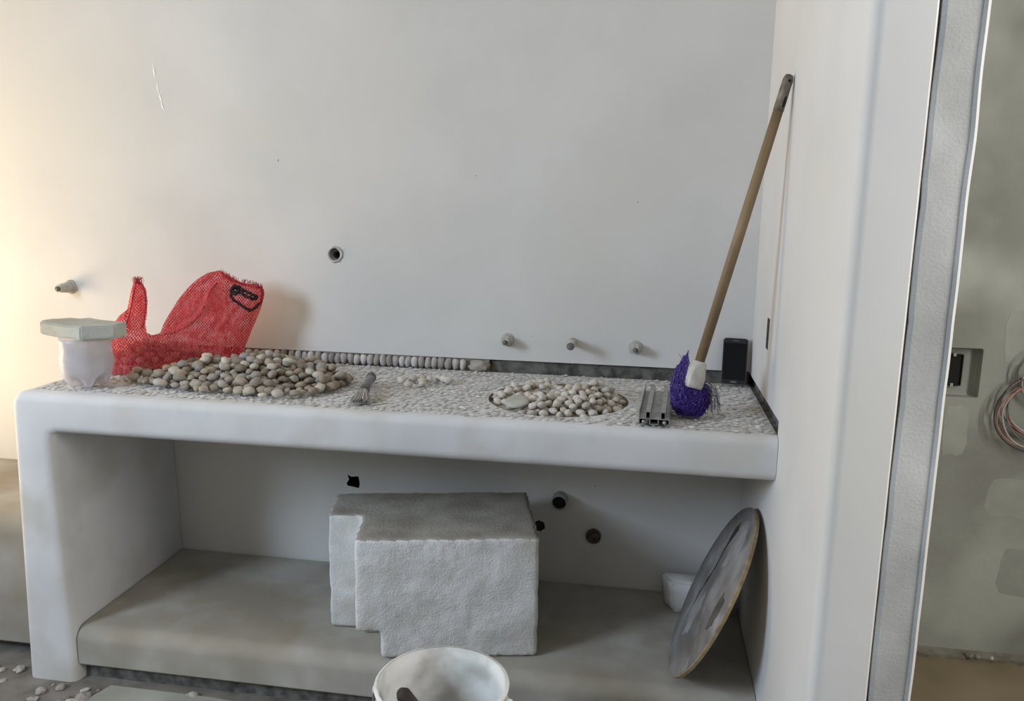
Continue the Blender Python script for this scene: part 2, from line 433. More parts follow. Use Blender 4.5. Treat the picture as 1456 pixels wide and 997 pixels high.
boolean_cut(wsr, [box_obj('cutter', (0.578, 0.682, 0.0, 0.135, 0.825, 0.976), M['cement_room'], bevel=0.006)])
tag(wsr, 'bare grey rendered wall of the side room', None, kind='structure')
wsx = tag(box_obj('wall_side_room_far', (1.8, 1.9, -4.3, 0.1, -0.1, CEIL), M['cement_room']), 'grey rendered end wall of the side room', None, kind='structure')
floor2 = tag(box_obj('floor_side_room', (0.15, 1.9, -4.3, 0.10, -0.1, -0.008), M['floor_brown']), 'brown screed floor of the side room', None, kind='structure')

# drips and specks of filler on the back wall
def drip(x0, z0, x1, z1, w, sd):
    n = 9; bm = bmesh.new()
    pts = [(x0 + (x1 - x0) * i / n + 0.004 * noise.noise((sd, i * 0.7, 0)), -0.0005, z0 + (z1 - z0) * i / n) for i in range(n + 1)]
    add_tube(bm, pts, [w * (0.35 + abs(noise.noise((i * 0.9, sd, 3))) * 1.4) for i in range(n + 1)], 6)
    o = from_bm('plaster_drip', bm, M['drip'], wall_back, True); o.scale = (1, 0.35, 1); return o
drip(-1.894, 1.795, -1.888, 1.752, 0.0030, 1.1)
drip(-1.884, 1.735, -1.866, 1.652, 0.0036, 5.2)
for (x, z, r) in ((-1.4847, 1.4986, 0.0028), (-0.3562, 1.3892, 0.0024), (-0.8484, 1.4587, 0.002), (-0.663, 0.972, 0.002), (-0.452, 0.497, 0.003)):
    bm = bmesh.new(); bmesh.ops.create_icosphere(bm, subdivisions=1, radius=r, matrix=Matrix.Translation((x, 0, z)) @ Matrix.Diagonal((1, 0.5, 1.6, 1)))
    o = from_bm('filler_speck', bm, M['fitting'], wall_back, True)

# ------------------------------------------------------------------ the masonry counter
counter = thing('masonry_counter', (0, 0, 0), 'white plastered masonry counter with pebble mosaic top and open shelf', 'counter')
XL0, XL1, XI0, XI1 = -2.042, -2.018, -1.885, -1.905
TOPZ = H - 0.004
prof = [(XL0, 0.0)] + [(x, z) for x, z in reversed(arc(XL1 + 0.035, TOPZ - 0.035, 0.035, 90, 180, 6))] + [(-0.001, TOPZ), (-0.001, H - T)] \
    + [(x, z) for x, z in [(XI1 + 0.02, H - T), (XI1 + 0.006, H - T - 0.006), (XI1, H - T - 0.02)]] + [(XI0, 0.03), (XI0, 0.0)]
bm = bmesh.new(); fa, fb = add_prism(bm, prof, 'y', -DP, -0.002)
bmesh.ops.recalc_face_normals(bm, faces=bm.faces)
ed = [e for e in fa.edges if not (abs(e.verts[0].co.z) < 1e-6 and abs(e.verts[1].co.z) < 1e-6) and not (abs(e.verts[0].co.x + 0.001) < 1e-6 and abs(e.verts[1].co.x + 0.001) < 1e-6)]
bmesh.ops.bevel(bm, geom=ed, offset=0.026, segments=5, profile=0.5, affect='EDGES')
frame = from_bm('plaster_frame', bm, [M['plaster2'], M['grout']], counter)
BX, BY, BR = -0.546, -0.312, 0.192
bmc = bmesh.new(); add_prism(bmc, [(BX + BR * math.cos(2 * math.pi * k / 48), BY + BR * math.sin(2 * math.pi * k / 48)) for k in range(48)], 'z', H - 0.045, H + 0.05)
boolean_cut(frame, [from_bm('cutter', bmc, M['grout'])])
for p in frame.data.polygons: p.use_smooth = False
frame.data.set_sharp_from_angle(angle=math.radians(25)) if hasattr(frame.data, 'set_sharp_from_angle') else None
frame.data.polygons.foreach_set('use_smooth', [True] * len(frame.data.polygons))

# shelf: thick plastered step with a rolled front edge
def roll(y0, z0, y1, z1, r):   # y0 = front
    return [(y1, z0), (y1, z1)] + [(y, z) for y, z in arc(y0 + r, z1 - r, r, 90, 180, 8)] + [(y0, z0 + 0.008), (y0 + 0.008, z0)]
bm = bmesh.new(); add_prism(bm, roll(-0.562, 0.046, -0.007, 0.162, 0.042), 'x', -1.8835, -0.002)
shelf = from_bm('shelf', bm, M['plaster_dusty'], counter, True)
shelf.data.set_sharp_from_angle(angle=math.radians(40))
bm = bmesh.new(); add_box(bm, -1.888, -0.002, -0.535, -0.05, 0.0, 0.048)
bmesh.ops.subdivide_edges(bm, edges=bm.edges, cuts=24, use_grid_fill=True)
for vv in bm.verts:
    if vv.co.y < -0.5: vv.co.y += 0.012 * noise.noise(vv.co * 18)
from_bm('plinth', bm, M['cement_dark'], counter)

# mosaic pebbles set in the top
def dome_mesh(name, sd, ax, ay, az):
    bm = bmesh.new(); bmesh.ops.create_icosphere(bm, subdivisions=1, radius=1.0)
    bmesh.ops.delete(bm, geom=[vv for vv in bm.verts if vv.co.z < -0.35], context='VERTS')
    for vv in bm.verts:
        k = 1 + 0.12 * noise.noise(vv.co * 1.4 + Vector((sd * 3.1, 0, 0)))
        vv.co = Vector((vv.co.x * ax * k, vv.co.y * ay * k, vv.co.z * az))
    me = bpy.data.meshes.new(name); bm.to_mesh(me); bm.free()
    me.materials.append(M['mosaic']); me.polygons.foreach_set('use_smooth', [True] * len(me.polygons))
    return me
domes = [dome_mesh('pebble', i, 0.0100 + 0.0010 * math.sin(i * 2.1), 0.0080 + 0.0007 * math.cos(i * 1.7), 0.0068) for i in range(6)]
rnd = random.Random(11)
spots = []
CELL = 0.0155; grid = {}
for _ in range(60000):
    px, py = rnd.uniform(-1.972, -0.009), rnd.uniform(-0.565, -0.012)
    front = -0.532 - 0.026 * (px + 1.95) / 1.95
    if py - 0.007 < front or math.hypot(px - BX, py - BY) < BR + 0.007: continue
    gx, gy = int(px / CELL), int(py / CELL)
    if any((qx - px) ** 2 + (qy - py) ** 2 < CELL ** 2 for ax in (-1, 0, 1) for ay in (-1, 0, 1) for qx, qy in grid.get((gx + ax, gy + ay), ())): continue
    grid.setdefault((gx, gy), []).append((px, py)); spots.append((px, py))
campos = Vector(CAM_POS)
spots.sort(key=lambda s: (Vector((s[0], s[1], H)) - campos).length)
for i, (x, y) in enumerate(spots[:300]):
    o = bpy.data.objects.new('pebble', domes[i % 6]); COL.objects.link(o); o.parent = counter
    o.location = (x, y, TOPZ - 0.0018 + rnd.uniform(-0.0012, 0.0008))
    o.rotation_euler = (rnd.uniform(-.12, .12), rnd.uniform(-.12, .12), rnd.uniform(0, 6.28))
    s_ = rnd.uniform(0.86, 1.12); o.scale = (s_, s_ * rnd.uniform(0.9, 1.15), rnd.uniform(0.8, 1.25))
V, F = [], []
dv = [np.array([tuple(q.co) for q in d.vertices]) for d in domes]; df = [[tuple(p.vertices) for p in d.polygons] for d in domes]
for i, (x, y) in enumerate(spots[300:]):
    k = i % 6; a = rnd.uniform(0, 6.28); s_ = rnd.uniform(0.86, 1.12)
    c, s = math.cos(a), math.sin(a)
    q = dv[k] * np.array([s_, s_ * rnd.uniform(0.9, 1.15), rnd.uniform(0.8, 1.25)])
    q = np.stack([q[:, 0] * c - q[:, 1] * s + x, q[:, 0] * s + q[:, 1] * c + y, q[:, 2] + TOPZ - 0.0018 + rnd.uniform(-0.0014, 0.0008)], 1)
    b0 = len(V); V.extend(q.tolist()); F.extend([tuple(b0 + j for j in t) for t in df[k]])
me = bpy.data.meshes.new('pebble_mosaic'); me.from_pydata(V, [], F); me.update()
mos = link('pebble_mosaic', me, M['mosaic'], counter, True); mos['kind'] = 'stuff'

# row of upright pebbles along the wall, ending in a lump of plaster
def pebble_mesh(name, sd, mat, ax=1.15, ay=0.95, az=0.76, sub=2):
    bm = bmesh.new(); bmesh.ops.create_icosphere(bm, subdivisions=sub, radius=1.0)
    off = Vector((sd * 5.7, sd * 1.3, 0))
    for vv in bm.verts:
        d = vv.co.normalized()
        k = 1 + 0.26 * noise.noise(d * 1.15 + off) + 0.09 * noise.noise(d * 2.6 + off)
        vv.co = Vector((d.x * ax * k, d.y * ay * k, d.z * az * k))
    me = bpy.data.meshes.new(name); bm.to_mesh(me); bm.free()
    me.materials.append(mat); me.polygons.foreach_set('use_smooth', [True] * len(me.polygons))
    return me
rowm = [pebble_mesh('border_pebble', 20 + i, M['peb_row'], 0.0112, 0.0125, 0.0195, 2) for i in range(6)]
for m_ in rowm:
    for q in m_.vertices:      # squarer shoulders than an egg
        q.co.x *= 1.0 + 0.35 * (abs(q.co.z) / 0.0195) ** 2 * (1 if abs(q.co.x) > 0.003 else 0.6)
box_obj('grout_backing', (-1.988, -0.80, 0.0095, 0.0175, H - 0.005, H + 0.034), M['grout'], counter)
rnd = random.Random(5)
x = -1.965
while x < -0.862:
    w = rnd.uniform(0.9, 1.12)
    o = bpy.data.objects.new('border_pebble', rowm[rnd.randrange(6)]); COL.objects.link(o); o.parent = counter
    o.location = (x, -0.001 + rnd.uniform(-0.002, 0.002), H + 0.0165 + rnd.uniform(-0.0015, 0.0015))
    o.scale = (w, 1, rnd.uniform(0.9, 1.02)); o.rotation_euler = (rnd.uniform(-.1, .1), rnd.uniform(-.12, .12), rnd.uniform(-.3, .3))
    x += 0.0216 * w + (0.0022 if x < -1.42 else 0.0002)
bm = bmesh.new(); bmesh.ops.create_icosphere(bm, subdivisions=3, radius=1.0)
for vv in bm.verts:
    k = 1 + 0.45 * noise.noise(vv.co * 1.9 + Vector((4, 2, 1))) + 0.2 * noise.noise(vv.co * 5)
    vv.co = Vector((-0.828 + vv.co.x * 0.034 * k, -0.004 + vv.co.y * 0.018 * k, H + 0.014 + vv.co.z * 0.018 * k))
from_bm('plaster_lump', bm, M['grout'], counter, True)

# ------------------------------------------------------------------ bench beside the counter
bm = bmesh.new(); add_prism(bm, roll(-0.475, 0.035, -0.002, 0.445, 0.06), 'x', -3.29, -2.06)
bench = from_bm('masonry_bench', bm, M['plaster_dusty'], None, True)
bench.data.set_sharp_from_angle(angle=math.radians(40))
tag(bench, 'low white masonry bench with rolled edge beside the counter', 'bench')
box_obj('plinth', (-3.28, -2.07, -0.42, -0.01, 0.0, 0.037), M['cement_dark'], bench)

# ------------------------------------------------------------------ loose pebbles
def pack(n, sampler, radii, floor_fn, seed, keep=None):
    rnd = random.Random(seed); P = np.zeros((n, 3)); R = np.zeros(n); k = 0; tries = 0
    while k < n and tries < n * 8:
        tries += 1
        x, y = sampler(rnd); r = rnd.uniform(*radii)
        def rest(x, y):
            z = floor_fn(x, y) + r
            if k:
                d2 = (P[:k, 0] - x) ** 2 + (P[:k, 1] - y) ** 2
                rr = (R[:k] + r) ** 2
                mk = d2 < rr
                if mk.any(): z = max(z, float((P[:k, 2][mk] + np.sqrt(rr[mk] - d2[mk])).max()))
            return z
        z = rest(x, y)
        for st in (0.012, 0.008, 0.005, 0.003):
            for _ in range(5):
                best = (z, x, y)
                for a in range(6):
                    xx, yy = x + st * math.cos(a * 1.047), y + st * math.sin(a * 1.047)
                    zz = rest(xx, yy)
                    if zz < best[0] - 1e-5: best = (zz, xx, yy)
                if best[0] >= z: break
                z, x, y = best
        if keep and not keep(x, y, z): continue
        P[k] = (x, y, z); R[k] = r; k += 1
    return P[:k], R[:k]

def scatter_pebbles(P, R, meshes, name, label, cat, group, seed, limit=300, stuff_name=None, stuff_label=None, zs=0.88):
    rnd = random.Random(seed)
    cp = np.array(CAM_POS)
    # how far each pebble is hidden behind others as seen from where one stands
    D = P - cp; L = np.linalg.norm(D, axis=1); U = D / L[:, None]
    occ = np.zeros(len(P))
    for i in range(len(P)):
        t = (P - cp) @ U[i]
        d = np.linalg.norm((P - cp) - t[:, None] * U[i], axis=1)
        near = (t < L[i] - 0.004) & (d < R[i] * 1.3)
        occ[i] = near.sum()
    order = np.argsort(occ + 0.001 * L, kind='stable')
    V, F = [], []
    for j, i in enumerate(order):
        me = meshes[rnd.randrange(len(meshes))]
        e = (rnd.gauss(0, 0.25), rnd.gauss(0, 0.25), rnd.uniform(0, 6.28))
        s_ = R[i] * rnd.uniform(0.98, 1.1)
        if j < limit:
            o = bpy.data.objects.new(name, me); COL.objects.link(o)
            o.location = P[i]; o.rotation_euler = e; o.scale = (s_, s_, s_)
            tag(o, label, cat, group)
        else:
            mm = Matrix.LocRotScale(Vector(P[i]), __import__('mathutils').Euler(e), Vector((s_, s_, s_)))
            b0 = len(V); V.extend([tuple(mm @ q.co) for q in me.vertices]); F.extend([tuple(b0 + q for q in p.vertices) for p in me.polygons])
    if V:
        me = bpy.data.meshes.new(stuff_name); me.from_pydata(V, [], F); me.update()
        o = link(stuff_name, me, meshes[0].materials[0], None, True); tag(o, stuff_label, cat, None, 'stuff')

greys = [pebble_mesh('loose_pebble', i, M['peb_grey'], 1.22 + 0.12 * math.sin(i * 2.3), 0.98 + 0.08 * math.cos(i * 1.9), 0.78) for i in range(12)]
pales = [pebble_mesh('pale_pebble', 40 + i, M['peb_pale'], 1.22, 0.9, 0.80) for i in range(8)]
ZT = H + 0.0018
HEAP = [(-1.80, -0.385), (-1.70, -0.445), (-1.57, -0.475), (-1.42, -0.505), (-1.29, -0.515), (-1.19, -0.45), (-1.145, -0.335), (-1.15, -0.265), (-1.25, -0.19), (-1.33, -0.09), (-1.42, -0.045), (-1.60, -0.055), (-1.66, -0.16), (-1.74, -0.30)]
def inside(x, y, poly):
    r = False; n = len(poly)
    for i in range(n):
        (x1, y1), (x2, y2) = poly[i], poly[i - 1]
        if (y1 > y) != (y2 > y) and x < (x2 - x1) * (y - y1) / (y2 - y1) + x1: r = not r
    return r
def near_bag(x, y):
    u = (x + 1.93) * 0.9372 + (y + 0.27) * 0.3487; n = (x + 1.93) * 0.3487 - (y + 0.27) * 0.9372
    return u < 0.40 and n < 0.082
def heap_sampler(rnd):
    while True:
        if rnd.random() < 0.45:
            x, y = rnd.gauss(-1.47, 0.13), rnd.gauss(-0.27, 0.09)
        else:
            x, y = rnd.uniform(-1.82, -1.14), rnd.uniform(-0.52, -0.04)
        if inside(x, y, HEAP) and not near_bag(x, y): return x, y
P, R = pack(500, heap_sampler, (0.0088, 0.0155), lambda x, y: ZT, 3, lambda x, y, z: inside(x, y, HEAP) and y < -0.03 and not near_bag(x, y))
scatter_pebbles(P, R, greys, 'loose_pebble', 'loose grey pebble in the large heap beside the red net bag', 'pebble', 'grey pebbles of the large heap', 7, 300,
                'pebble_heap', 'grey pebbles buried inside the large heap beside the red net bag')

def basin_floor(x, y):
    return H - 0.045
def basin_sampler(rnd):
    while True:
        x, y = (rnd.gauss(BX + 0.03, 0.08), rnd.gauss(BY - 0.02, 0.08)) if rnd.random() < 0.35 else (BX + rnd.uniform(-BR, BR), BY + rnd.uniform(-BR, BR))
        if math.hypot(x - BX, y - BY) < BR - 0.015: return x, y
# the round recess is filled with broken fill up to just below its rim
bm = bmesh.new()
lathe(bm, [(BR - 0.002, H - 0.044), (BR - 0.002, H - 0.02), (BR * 0.8, H - 0.013), (BR * 0.45, H - 0.006), (0.004, H - 0.004)], 40)
for vv in bm.verts:
    vv.co.x += BX; vv.co.y += BY
from_bm('recess_bed', bm, M['grout'], counter, True)
def bed(x, y):
    q = math.hypot(x - BX, y - BY) / BR
    return H - 0.004 - 0.018 * max(0.0, q) ** 1.5
P, R = pack(255, basin_sampler, (0.0095, 0.0125), bed, 9, lambda x, y, z: math.hypot(x - BX, y - BY) < BR - 0.012 and not (math.hypot(x + 0.640, y + 0.44) < 0.024))
scatter_pebbles(P, R, pales, 'pale_pebble', 'loose cream pebble piled in the round recess of the counter', 'pebble', 'cream pebbles in the round recess', 8, 300)

for (x, y) in ((-1.012, -0.246), (-0.978, -0.292), (-0.942, -0.272), (-0.985, -0.215), (-0.962, -0.198), (-0.935, -0.216), (-0.915, -0.19), (-0.897, -0.2), (-0.95, -0.24), (-0.88, -0.215)):
    rnd = random.Random(int(-x * 1e4))
    o = bpy.data.objects.new('stray_pebble', pales[rnd.randrange(8)]); COL.objects.link(o)
    o.location = (x, y, H + 0.0105); o.scale = [rnd.uniform(0.0115, 0.014)] * 3; o.rotation_euler = (0, 0, rnd.uniform(0, 6))
    tag(o, 'loose pebble in the small cluster between paintbrush and round recess', 'pebble', 'small stray pebble cluster')

# pale round stone lying on the recess
bm = bmesh.new()
lathe(bm, [(0.0295, -0.004), (0.032, -0.001), (0.032, 0.002), (0.0295, 0.0042), (0.02, 0.005)], 32)
o = from_bm('stone_disc', bm, M['slab_stone'], None, True)
o.location = (-0.640, -0.447, H + 0.0165); o.rotation_euler = (0.26, -0.08, 0)
tag(o, 'flat round pale grey disc lying on the cream pebbles', 'stone')

# ------------------------------------------------------------------ red net bag with pebbles
A0 = Vector((-1.93, -0.27, H)); UU = Vector((0.43, 0.16, 0)).normalized(); NN = Vector((UU.y, -UU.x, 0))  # NN faces the room
bag = thing('net_bag', A0, 'crumpled red net bag holding pebbles, slumped against the wall', 'bag', (0, 0, math.atan2(0.16, 0.43)))
OUT = [(-0.011, 0.003), (-0.012, 0.046), (0.0, 0.1), (0.019, 0.139), (0.04, 0.167), (0.063, 0.186), (0.071, 0.218), (0.079, 0.246), (0.086, 0.267), (0.097, 0.276), (0.11, 0.267), (0.121, 0.246), (0.123, 0.211), (0.119, 0.175), (0.112, 0.138), (0.115, 0.113), (0.131, 0.105), (0.153, 0.113), (0.165, 0.142), (0.183, 0.172), (0.208, 0.211), (0.236, 0.247), (0.268, 0.277), (0.3, 0.297), (0.335, 0.305), (0.355, 0.295), (0.381, 0.277), (0.402, 0.266), (0.424, 0.262), (0.449, 0.26), (0.464, 0.246), (0.465, 0.227), (0.455, 0.191), (0.441, 0.156), (0.425, 0.121), (0.409, 0.083), (0.393, 0.045), (0.380, 0.003)]
outl = np.array(OUT)
def seg_dist(px, pz, skip_bottom=True):
    best = 9; bp = None
    n = len(OUT)
    for i in range(n - 1 if skip_bottom else n):
        a = outl[i]; b = outl[(i + 1) % n]; d = b - a
        t = max(0, min(1, ((px - a[0]) * d[0] + (pz - a[1]) * d[1]) / (d @ d)))
        q = a + t * d; dd = math.hypot(px - q[0], pz - q[1])
        if dd < best: best, bp = dd, q
    return best, bp
def half_thick(d, u, w):
    full = 0.030 + 0.055 * max(0.0, 1 - w / 0.14)
    if u > 0.16: full = max(full, 0.040)
    Rr = 0.055
    q = min(1, d / Rr)
    return full * math.sqrt(max(0, 1 - (1 - q) ** 2))
CS = 0.0042
nu, nw = int(0.49 / CS), int(0.31 / CS)
idx = {}; V = []; F = []; quads = []
for i in range(nu):
    for j in range(nw):
        cu, cw = -0.016 + (i + .5) * CS, 0.002 + (j + .5) * CS
        if inside(cu, cw, OUT): quads.append((i, j))
qs = set(quads)
def is_b(i, j):
    return not all((i + a, j + b) in qs for a in (-1, 0) for b in (-1, 0))
info = {}
for (i, j) in quads:
    for a, b in ((0, 0), (1, 0), (1, 1), (0, 1)):
        k = (i + a, j + b)
        if k in info: continue
        u, w = -0.016 + k[0] * CS, 0.002 + k[1] * CS
        d, bp = seg_dist(u, w)
        edge = is_b(*k) and w > 0.006
        if edge: u, w, d = float(bp[0]), float(bp[1]), 0.0
        info[k] = (u, w, d, edge)
def fold_push(u, w):
    # the front flap hangs lower than the back sheet between the two humps
    pts = ((0.131, 0.105), (0.199, 0.119), (0.241, 0.139), (0.279, 0.173), (0.300, 0.217), (0.312, 0.249), (0.345, 0.276))
    best = 9
    for (a, b), (c, d) in zip(pts[:-1], pts[1:]):
        t = max(0, min(1, ((u - a) * (c - a) + (w - b) * (d - b)) / ((c - a) ** 2 + (d - b) ** 2)))
        dd = math.hypot(u - a - t * (c - a), w - b - t * (d - b))
        side = (c - a) * (w - b) - (d - b) * (u - a)
        if dd < best: best, sd = dd, side
    return best, sd
for sgn in (1, -1):
    for k, (u, w, d, edge) in info.items():
        if edge and sgn == -1:
            idx[(k, -1)] = idx[(k, 1)]; continue
        th = half_thick(d, u, w)
        wr = 0.0060 * noise.noise((u * 22, w * 30, sgn * 3.0)) + 0.0030 * noise.noise((u * 70, w * 60, sgn))
        wr += 0.006 * noise.noise((u * 55 - w * 38, w * 10, 2.0 + sgn)) if w > 0.1 else 0.0
        if w < 0.10: wr += 0.0045 * noise.noise((u * 42, w * 42, 9.0 * sgn))
        if sgn == 1 and u > 0.125:
            fd, sd = fold_push(u, w)
            if sd > 0: th -= 0.030 * min(1, fd / 0.012) * min(1, d / 0.02)
            else: wr += 0.004 * max(0, 1 - fd / 0.008)
        if sgn == 1 and 0.06 < u < 0.125 and w > 0.12:
            th = 0.012 * math.sin(min(1, max(0, (u - 0.07) / 0.045)) * math.pi) + 0.004
        depth = sgn * (th + wr * min(1, d / 0.012))
        if edge: depth = 0.004 * noise.noise((u * 30, w * 30, 5))
        V.append((u, -depth, max(w, 0.003))); idx[(k, sgn)] = len(V) - 1
    for (i, j) in quads:
        q = [idx[((i, j), sgn)], idx[((i + 1, j), sgn)], idx[((i + 1, j + 1), sgn)], idx[((i, j + 1), sgn)]]
        if len(set(q)) == 4: F.append(q if sgn == 1 else q[::-1])
from_py('net_sack', V, F, M['net'], bag, True)
def front_y(u, w, lift=0.002):
    d, _ = seg_dist(u, w); return -(half_thick(d, u, w) + lift)
def seam(name, pts, r, mat, lift=0.002, wob=0.0, label=None):
    P_ = []
    for (a, b), (c, d) in zip(pts[:-1], pts[1:]):
        for t in np.linspace(0, 1, 6)[:-1]:
            u, w = a + (c - a) * t, b + (d - b) * t
            P_.append((u + wob * noise.noise((u * 200, w * 200, 0)), front_y(u, w, lift) + wob * noise.noise((w * 180, u * 100, 4)), w + wob * noise.noise((w * 200, 3, u * 200))))
    P_.append((pts[-1][0], front_y(*pts[-1], lift), pts[-1][1]))
    o = tube_obj(name, P_, r, mat, bag, 6)
    if label: o['label'] = label
    return o
seam('seam', [(0.131, 0.105), (0.153, 0.109), (0.199, 0.119), (0.241, 0.139), (0.279, 0.173), (0.3, 0.217), (0.312, 0.249), (0.333, 0.271)], 0.0022, M['net_hem'], 0.003)
seam('seam', [(0.04, 0.104), (0.062, 0.139), (0.077, 0.186), (0.086, 0.229), (0.095, 0.262)], 0.0026, M['net_hem'], -0.001)
seam('seam', [(0.112, 0.262), (0.118, 0.24), (0.119, 0.207), (0.113, 0.165), (0.106, 0.132)], 0.0026, M['net_hem'], -0.001)
seam('mouth_hem', [(0.34, 0.296), (0.371, 0.277), (0.401, 0.264), (0.428, 0.258), (0.453, 0.252), (0.462, 0.235), (0.455, 0.205)], 0.0042, M['net_hem'], 0.0, 0.002)
seam('drawstring', [(0.372, 0.247), (0.371, 0.229), (0.380, 0.218), (0.405, 0.198), (0.423, 0.184), (0.441, 0.191), (0.452, 0.206)], 0.0042, M['cord'], 0.004, 0.005, 'black cord threaded through the bag mouth')
seam('drawstring', [(0.378, 0.262), (0.397, 0.256), (0.404, 0.247), (0.423, 0.238), (0.448, 0.226), (0.437, 0.219), (0.412, 0.231), (0.398, 0.24)], 0.0048, M['cord'], 0.006, 0.005, 'black cord threaded through the bag mouth')
seam('drawstring', [(0.385, 0.262), (0.376, 0.25), (0.384, 0.236), (0.396, 0.246), (0.388, 0.258)], 0.0060, M['cord'], 0.006, 0.006, 'black cord knotted at the bag mouth')
rnd = random.Random(77); bm = bmesh.new()
for i in range(90):
    t = rnd.random(); k = min(4, int(t * 5)); hp = ((0.34, 0.296), (0.371, 0.277), (0.401, 0.264), (0.428, 0.258), (0.453, 0.252), (0.462, 0.235))
    q = t * 5 - k; u = hp[k][0] + (hp[k + 1][0] - hp[k][0]) * q; w = hp[k][1] + (hp[k + 1][1] - hp[k][1]) * q
    y0 = front_y(u, w, 0.0) + rnd.uniform(-0.002, 0.004)
    add_tube(bm, [(u, y0, w), (u + rnd.uniform(-.003, .004), y0 + rnd.uniform(-.003, .003), w + 0.006), (u + rnd.uniform(-.005, .008), y0 + rnd.uniform(-.006, .005), w + rnd.uniform(0.009, 0.017))], 0.0007, 3, False)
for i in range(40):
    u = 0.088 + rnd.random() * 0.024; y0 = rnd.uniform(-.008, .004)
    add_tube(bm, [(u, y0, 0.262), (u + rnd.uniform(-.006, .006), y0, 0.275), (u + rnd.uniform(-.012, .012), y0, 0.275 + rnd.uniform(0.003, 0.014))], 0.0007, 3, False)
o = from_bm('frayed_threads', bm, M['net_hem'], bag); o['kind'] = 'stuff'
# pebbles inside
def bag_sampler(rnd):
    u, d = rnd.uniform(0.0, 0.33), rnd.uniform(-0.07, 0.07)
    p = A0 + UU * u - NN * d
    return p.x, p.y
def in_bag(x, y, z):
    q = Vector((x, y, 0)) - A0; u = q.x * UU.x + q.y * UU.y; n = q.x * NN.x + q.y * NN.y
    dd, _ = seg_dist(u, z - H)
    if not inside(u, z - H, OUT) or n > half_thick(dd, u, z - H) - 0.016: return False
    return -0.0 < u < 0.34 and abs(n) < 0.072 * (1 - max(0, (z - H) / 0.24)) and z - H < (0.088 if u < 0.2 else 0.085 - (u - 0.2) * 0.45)
P, R = pack(170, bag_sampler, (0.0105, 0.014), lambda x, y: ZT + 0.003, 21, in_bag)
bagp = [pebble_mesh('bagged_pebble', 60 + i, M['peb_pale'], 1.1, 1.0, 0.86) for i in range(4)]
scatter_pebbles(P, R, bagp, 'bagged_pebble', 'pebble seen through the red netting of the bag', 'pebble', 'pebbles inside the red net bag', 10, 300)

# ------------------------------------------------------------------ cut bottle with a block on it
bx, by = -1.850, -0.475
bottle = thing('cut_bottle', (bx, by, H + 0.002), 'cloudy plastic bottle bottom with lobed feet under the grey block', 'bottle', (0, 0, 0.35))
def petal(r, z, a):
    if z < 0.045:
        k = (1 - z / 0.045)
        lobe = 0.5 + 0.5 * math.cos(5 * a)
        return r * (1 - 0.06 * k * (1 - lobe)), z + 0.026 * k * (1 - lobe)
    b = 0.0022 * math.sin(z * 60) * math.cos(2 * a + z * 25) + 0.004 * noise.noise((math.cos(a) * 1.5, math.sin(a) * 1.5, z * 30))
    return r + b, z
bm = bmesh.new()
lathe(bm, [(0.012, 0.012), (0.030, 0.004), (0.046, 0.0), (0.056, 0.010), (0.066, 0.028), (0.071, 0.046), (0.0725, 0.062), (0.0715, 0.078), (0.0695, 0.09), (0.0705, 0.104), (0.0725, 0.116), (0.0735, 0.128), (0.0725, 0.1385), (0.0705, 0.1385), (0.066, 0.126), (0.067, 0.116), (0.0615, 0.09), (0.067, 0.06), (0.060, 0.03), (0.03, 0.014), (0.006, 0.018)], 60, petal)
from_bm('bottle_shell', bm, M['cloudy'], bottle, True)
bottle.scale = (0.93, 0.93, 1.0)
bm = bmesh.new()
lathe(bm, [(0.02, 0.028), (0.050, 0.034), (0.062, 0.06), (0.058, 0.088), (0.060, 0.096), (0.02, 0.099)], 32)
o = from_bm('plaster_water', bm, M['white_plastic'], bottle, True); o['label'] = 'milky plaster water in the bottle'
bm = bmesh.new()
add_prism(bm, [(-0.122, 0.040), (-0.118, -0.012), (0.048, -0.074), (0.116, -0.024), (0.120, 0.026), (-0.02, 0.072)], 'z', 0, 0.038)
bmesh.ops.bevel(bm, geom=list(bm.edges), offset=0.004, segments=2, affect='EDGES')
bmesh.ops.subdivide_edges(bm, edges=bm.edges, cuts=3, use_grid_fill=True)
for vv in bm.verts: vv.co += Vector((noise.noise(vv.co * 40), noise.noise(vv.co * 40 + Vector((9, 0, 0))), noise.noise(vv.co * 30 + Vector((0, 7, 0))))) * 0.0028
blk = from_bm('grey_block', bm, M['slab_stone'], None, False)
blk.location = (bx - 0.008, by, H + 0.142); blk.rotation_euler = (0.02, 0.0, 0.02)
tag(blk, 'flat grey-green block balanced on the cut plastic bottle', 'block')

# ------------------------------------------------------------------ old paintbrush
p0, p1 = Vector((-1.098, -0.262, H + 0.0185)), Vector((-1.045, -0.505, H + 0.0185))
dr = (p1 - p0).normalized(); L = (p1 - p0).length
brush = thing('paintbrush', p0, 'dusty grey paintbrush lying beside the grey pebble heap', 'brush', (0, 0, math.atan2(dr.y, dr.x)))
bm = bmesh.new(); rings = add_tube(bm, [(0, 0, 0), (0.05, 0, 0), (0.12, 0, 0), (0.155, 0, 0)], [0.0125, 0.0115, 0.0115, 0.013], 14)
from_bm('handle', bm, M['brush_tube'], brush, True)
bm = bmesh.new(); add_tube(bm, [(-0.004, 0, 0), (0.012, 0, 0)], [0.0148, 0.0148], 14); from_bm('end_cap', bm, M['fitting_dark'], brush, True)
bm = bmesh.new(); add_tube(bm, [(-0.0045, 0, 0), (-0.001, 0, 0)], [0.0095, 0.0095], 12); from_bm('cap_opening', bm, M['black'], brush)
bm = bmesh.new(); add_tube(bm, [(0.15, 0, 0), (0.18, 0, -0.001)], [0.0142, 0.0155], 14); from_bm('ferrule', bm, M['metal_dull'], brush, True)
bm = bmesh.new(); rnd = random.Random(2)
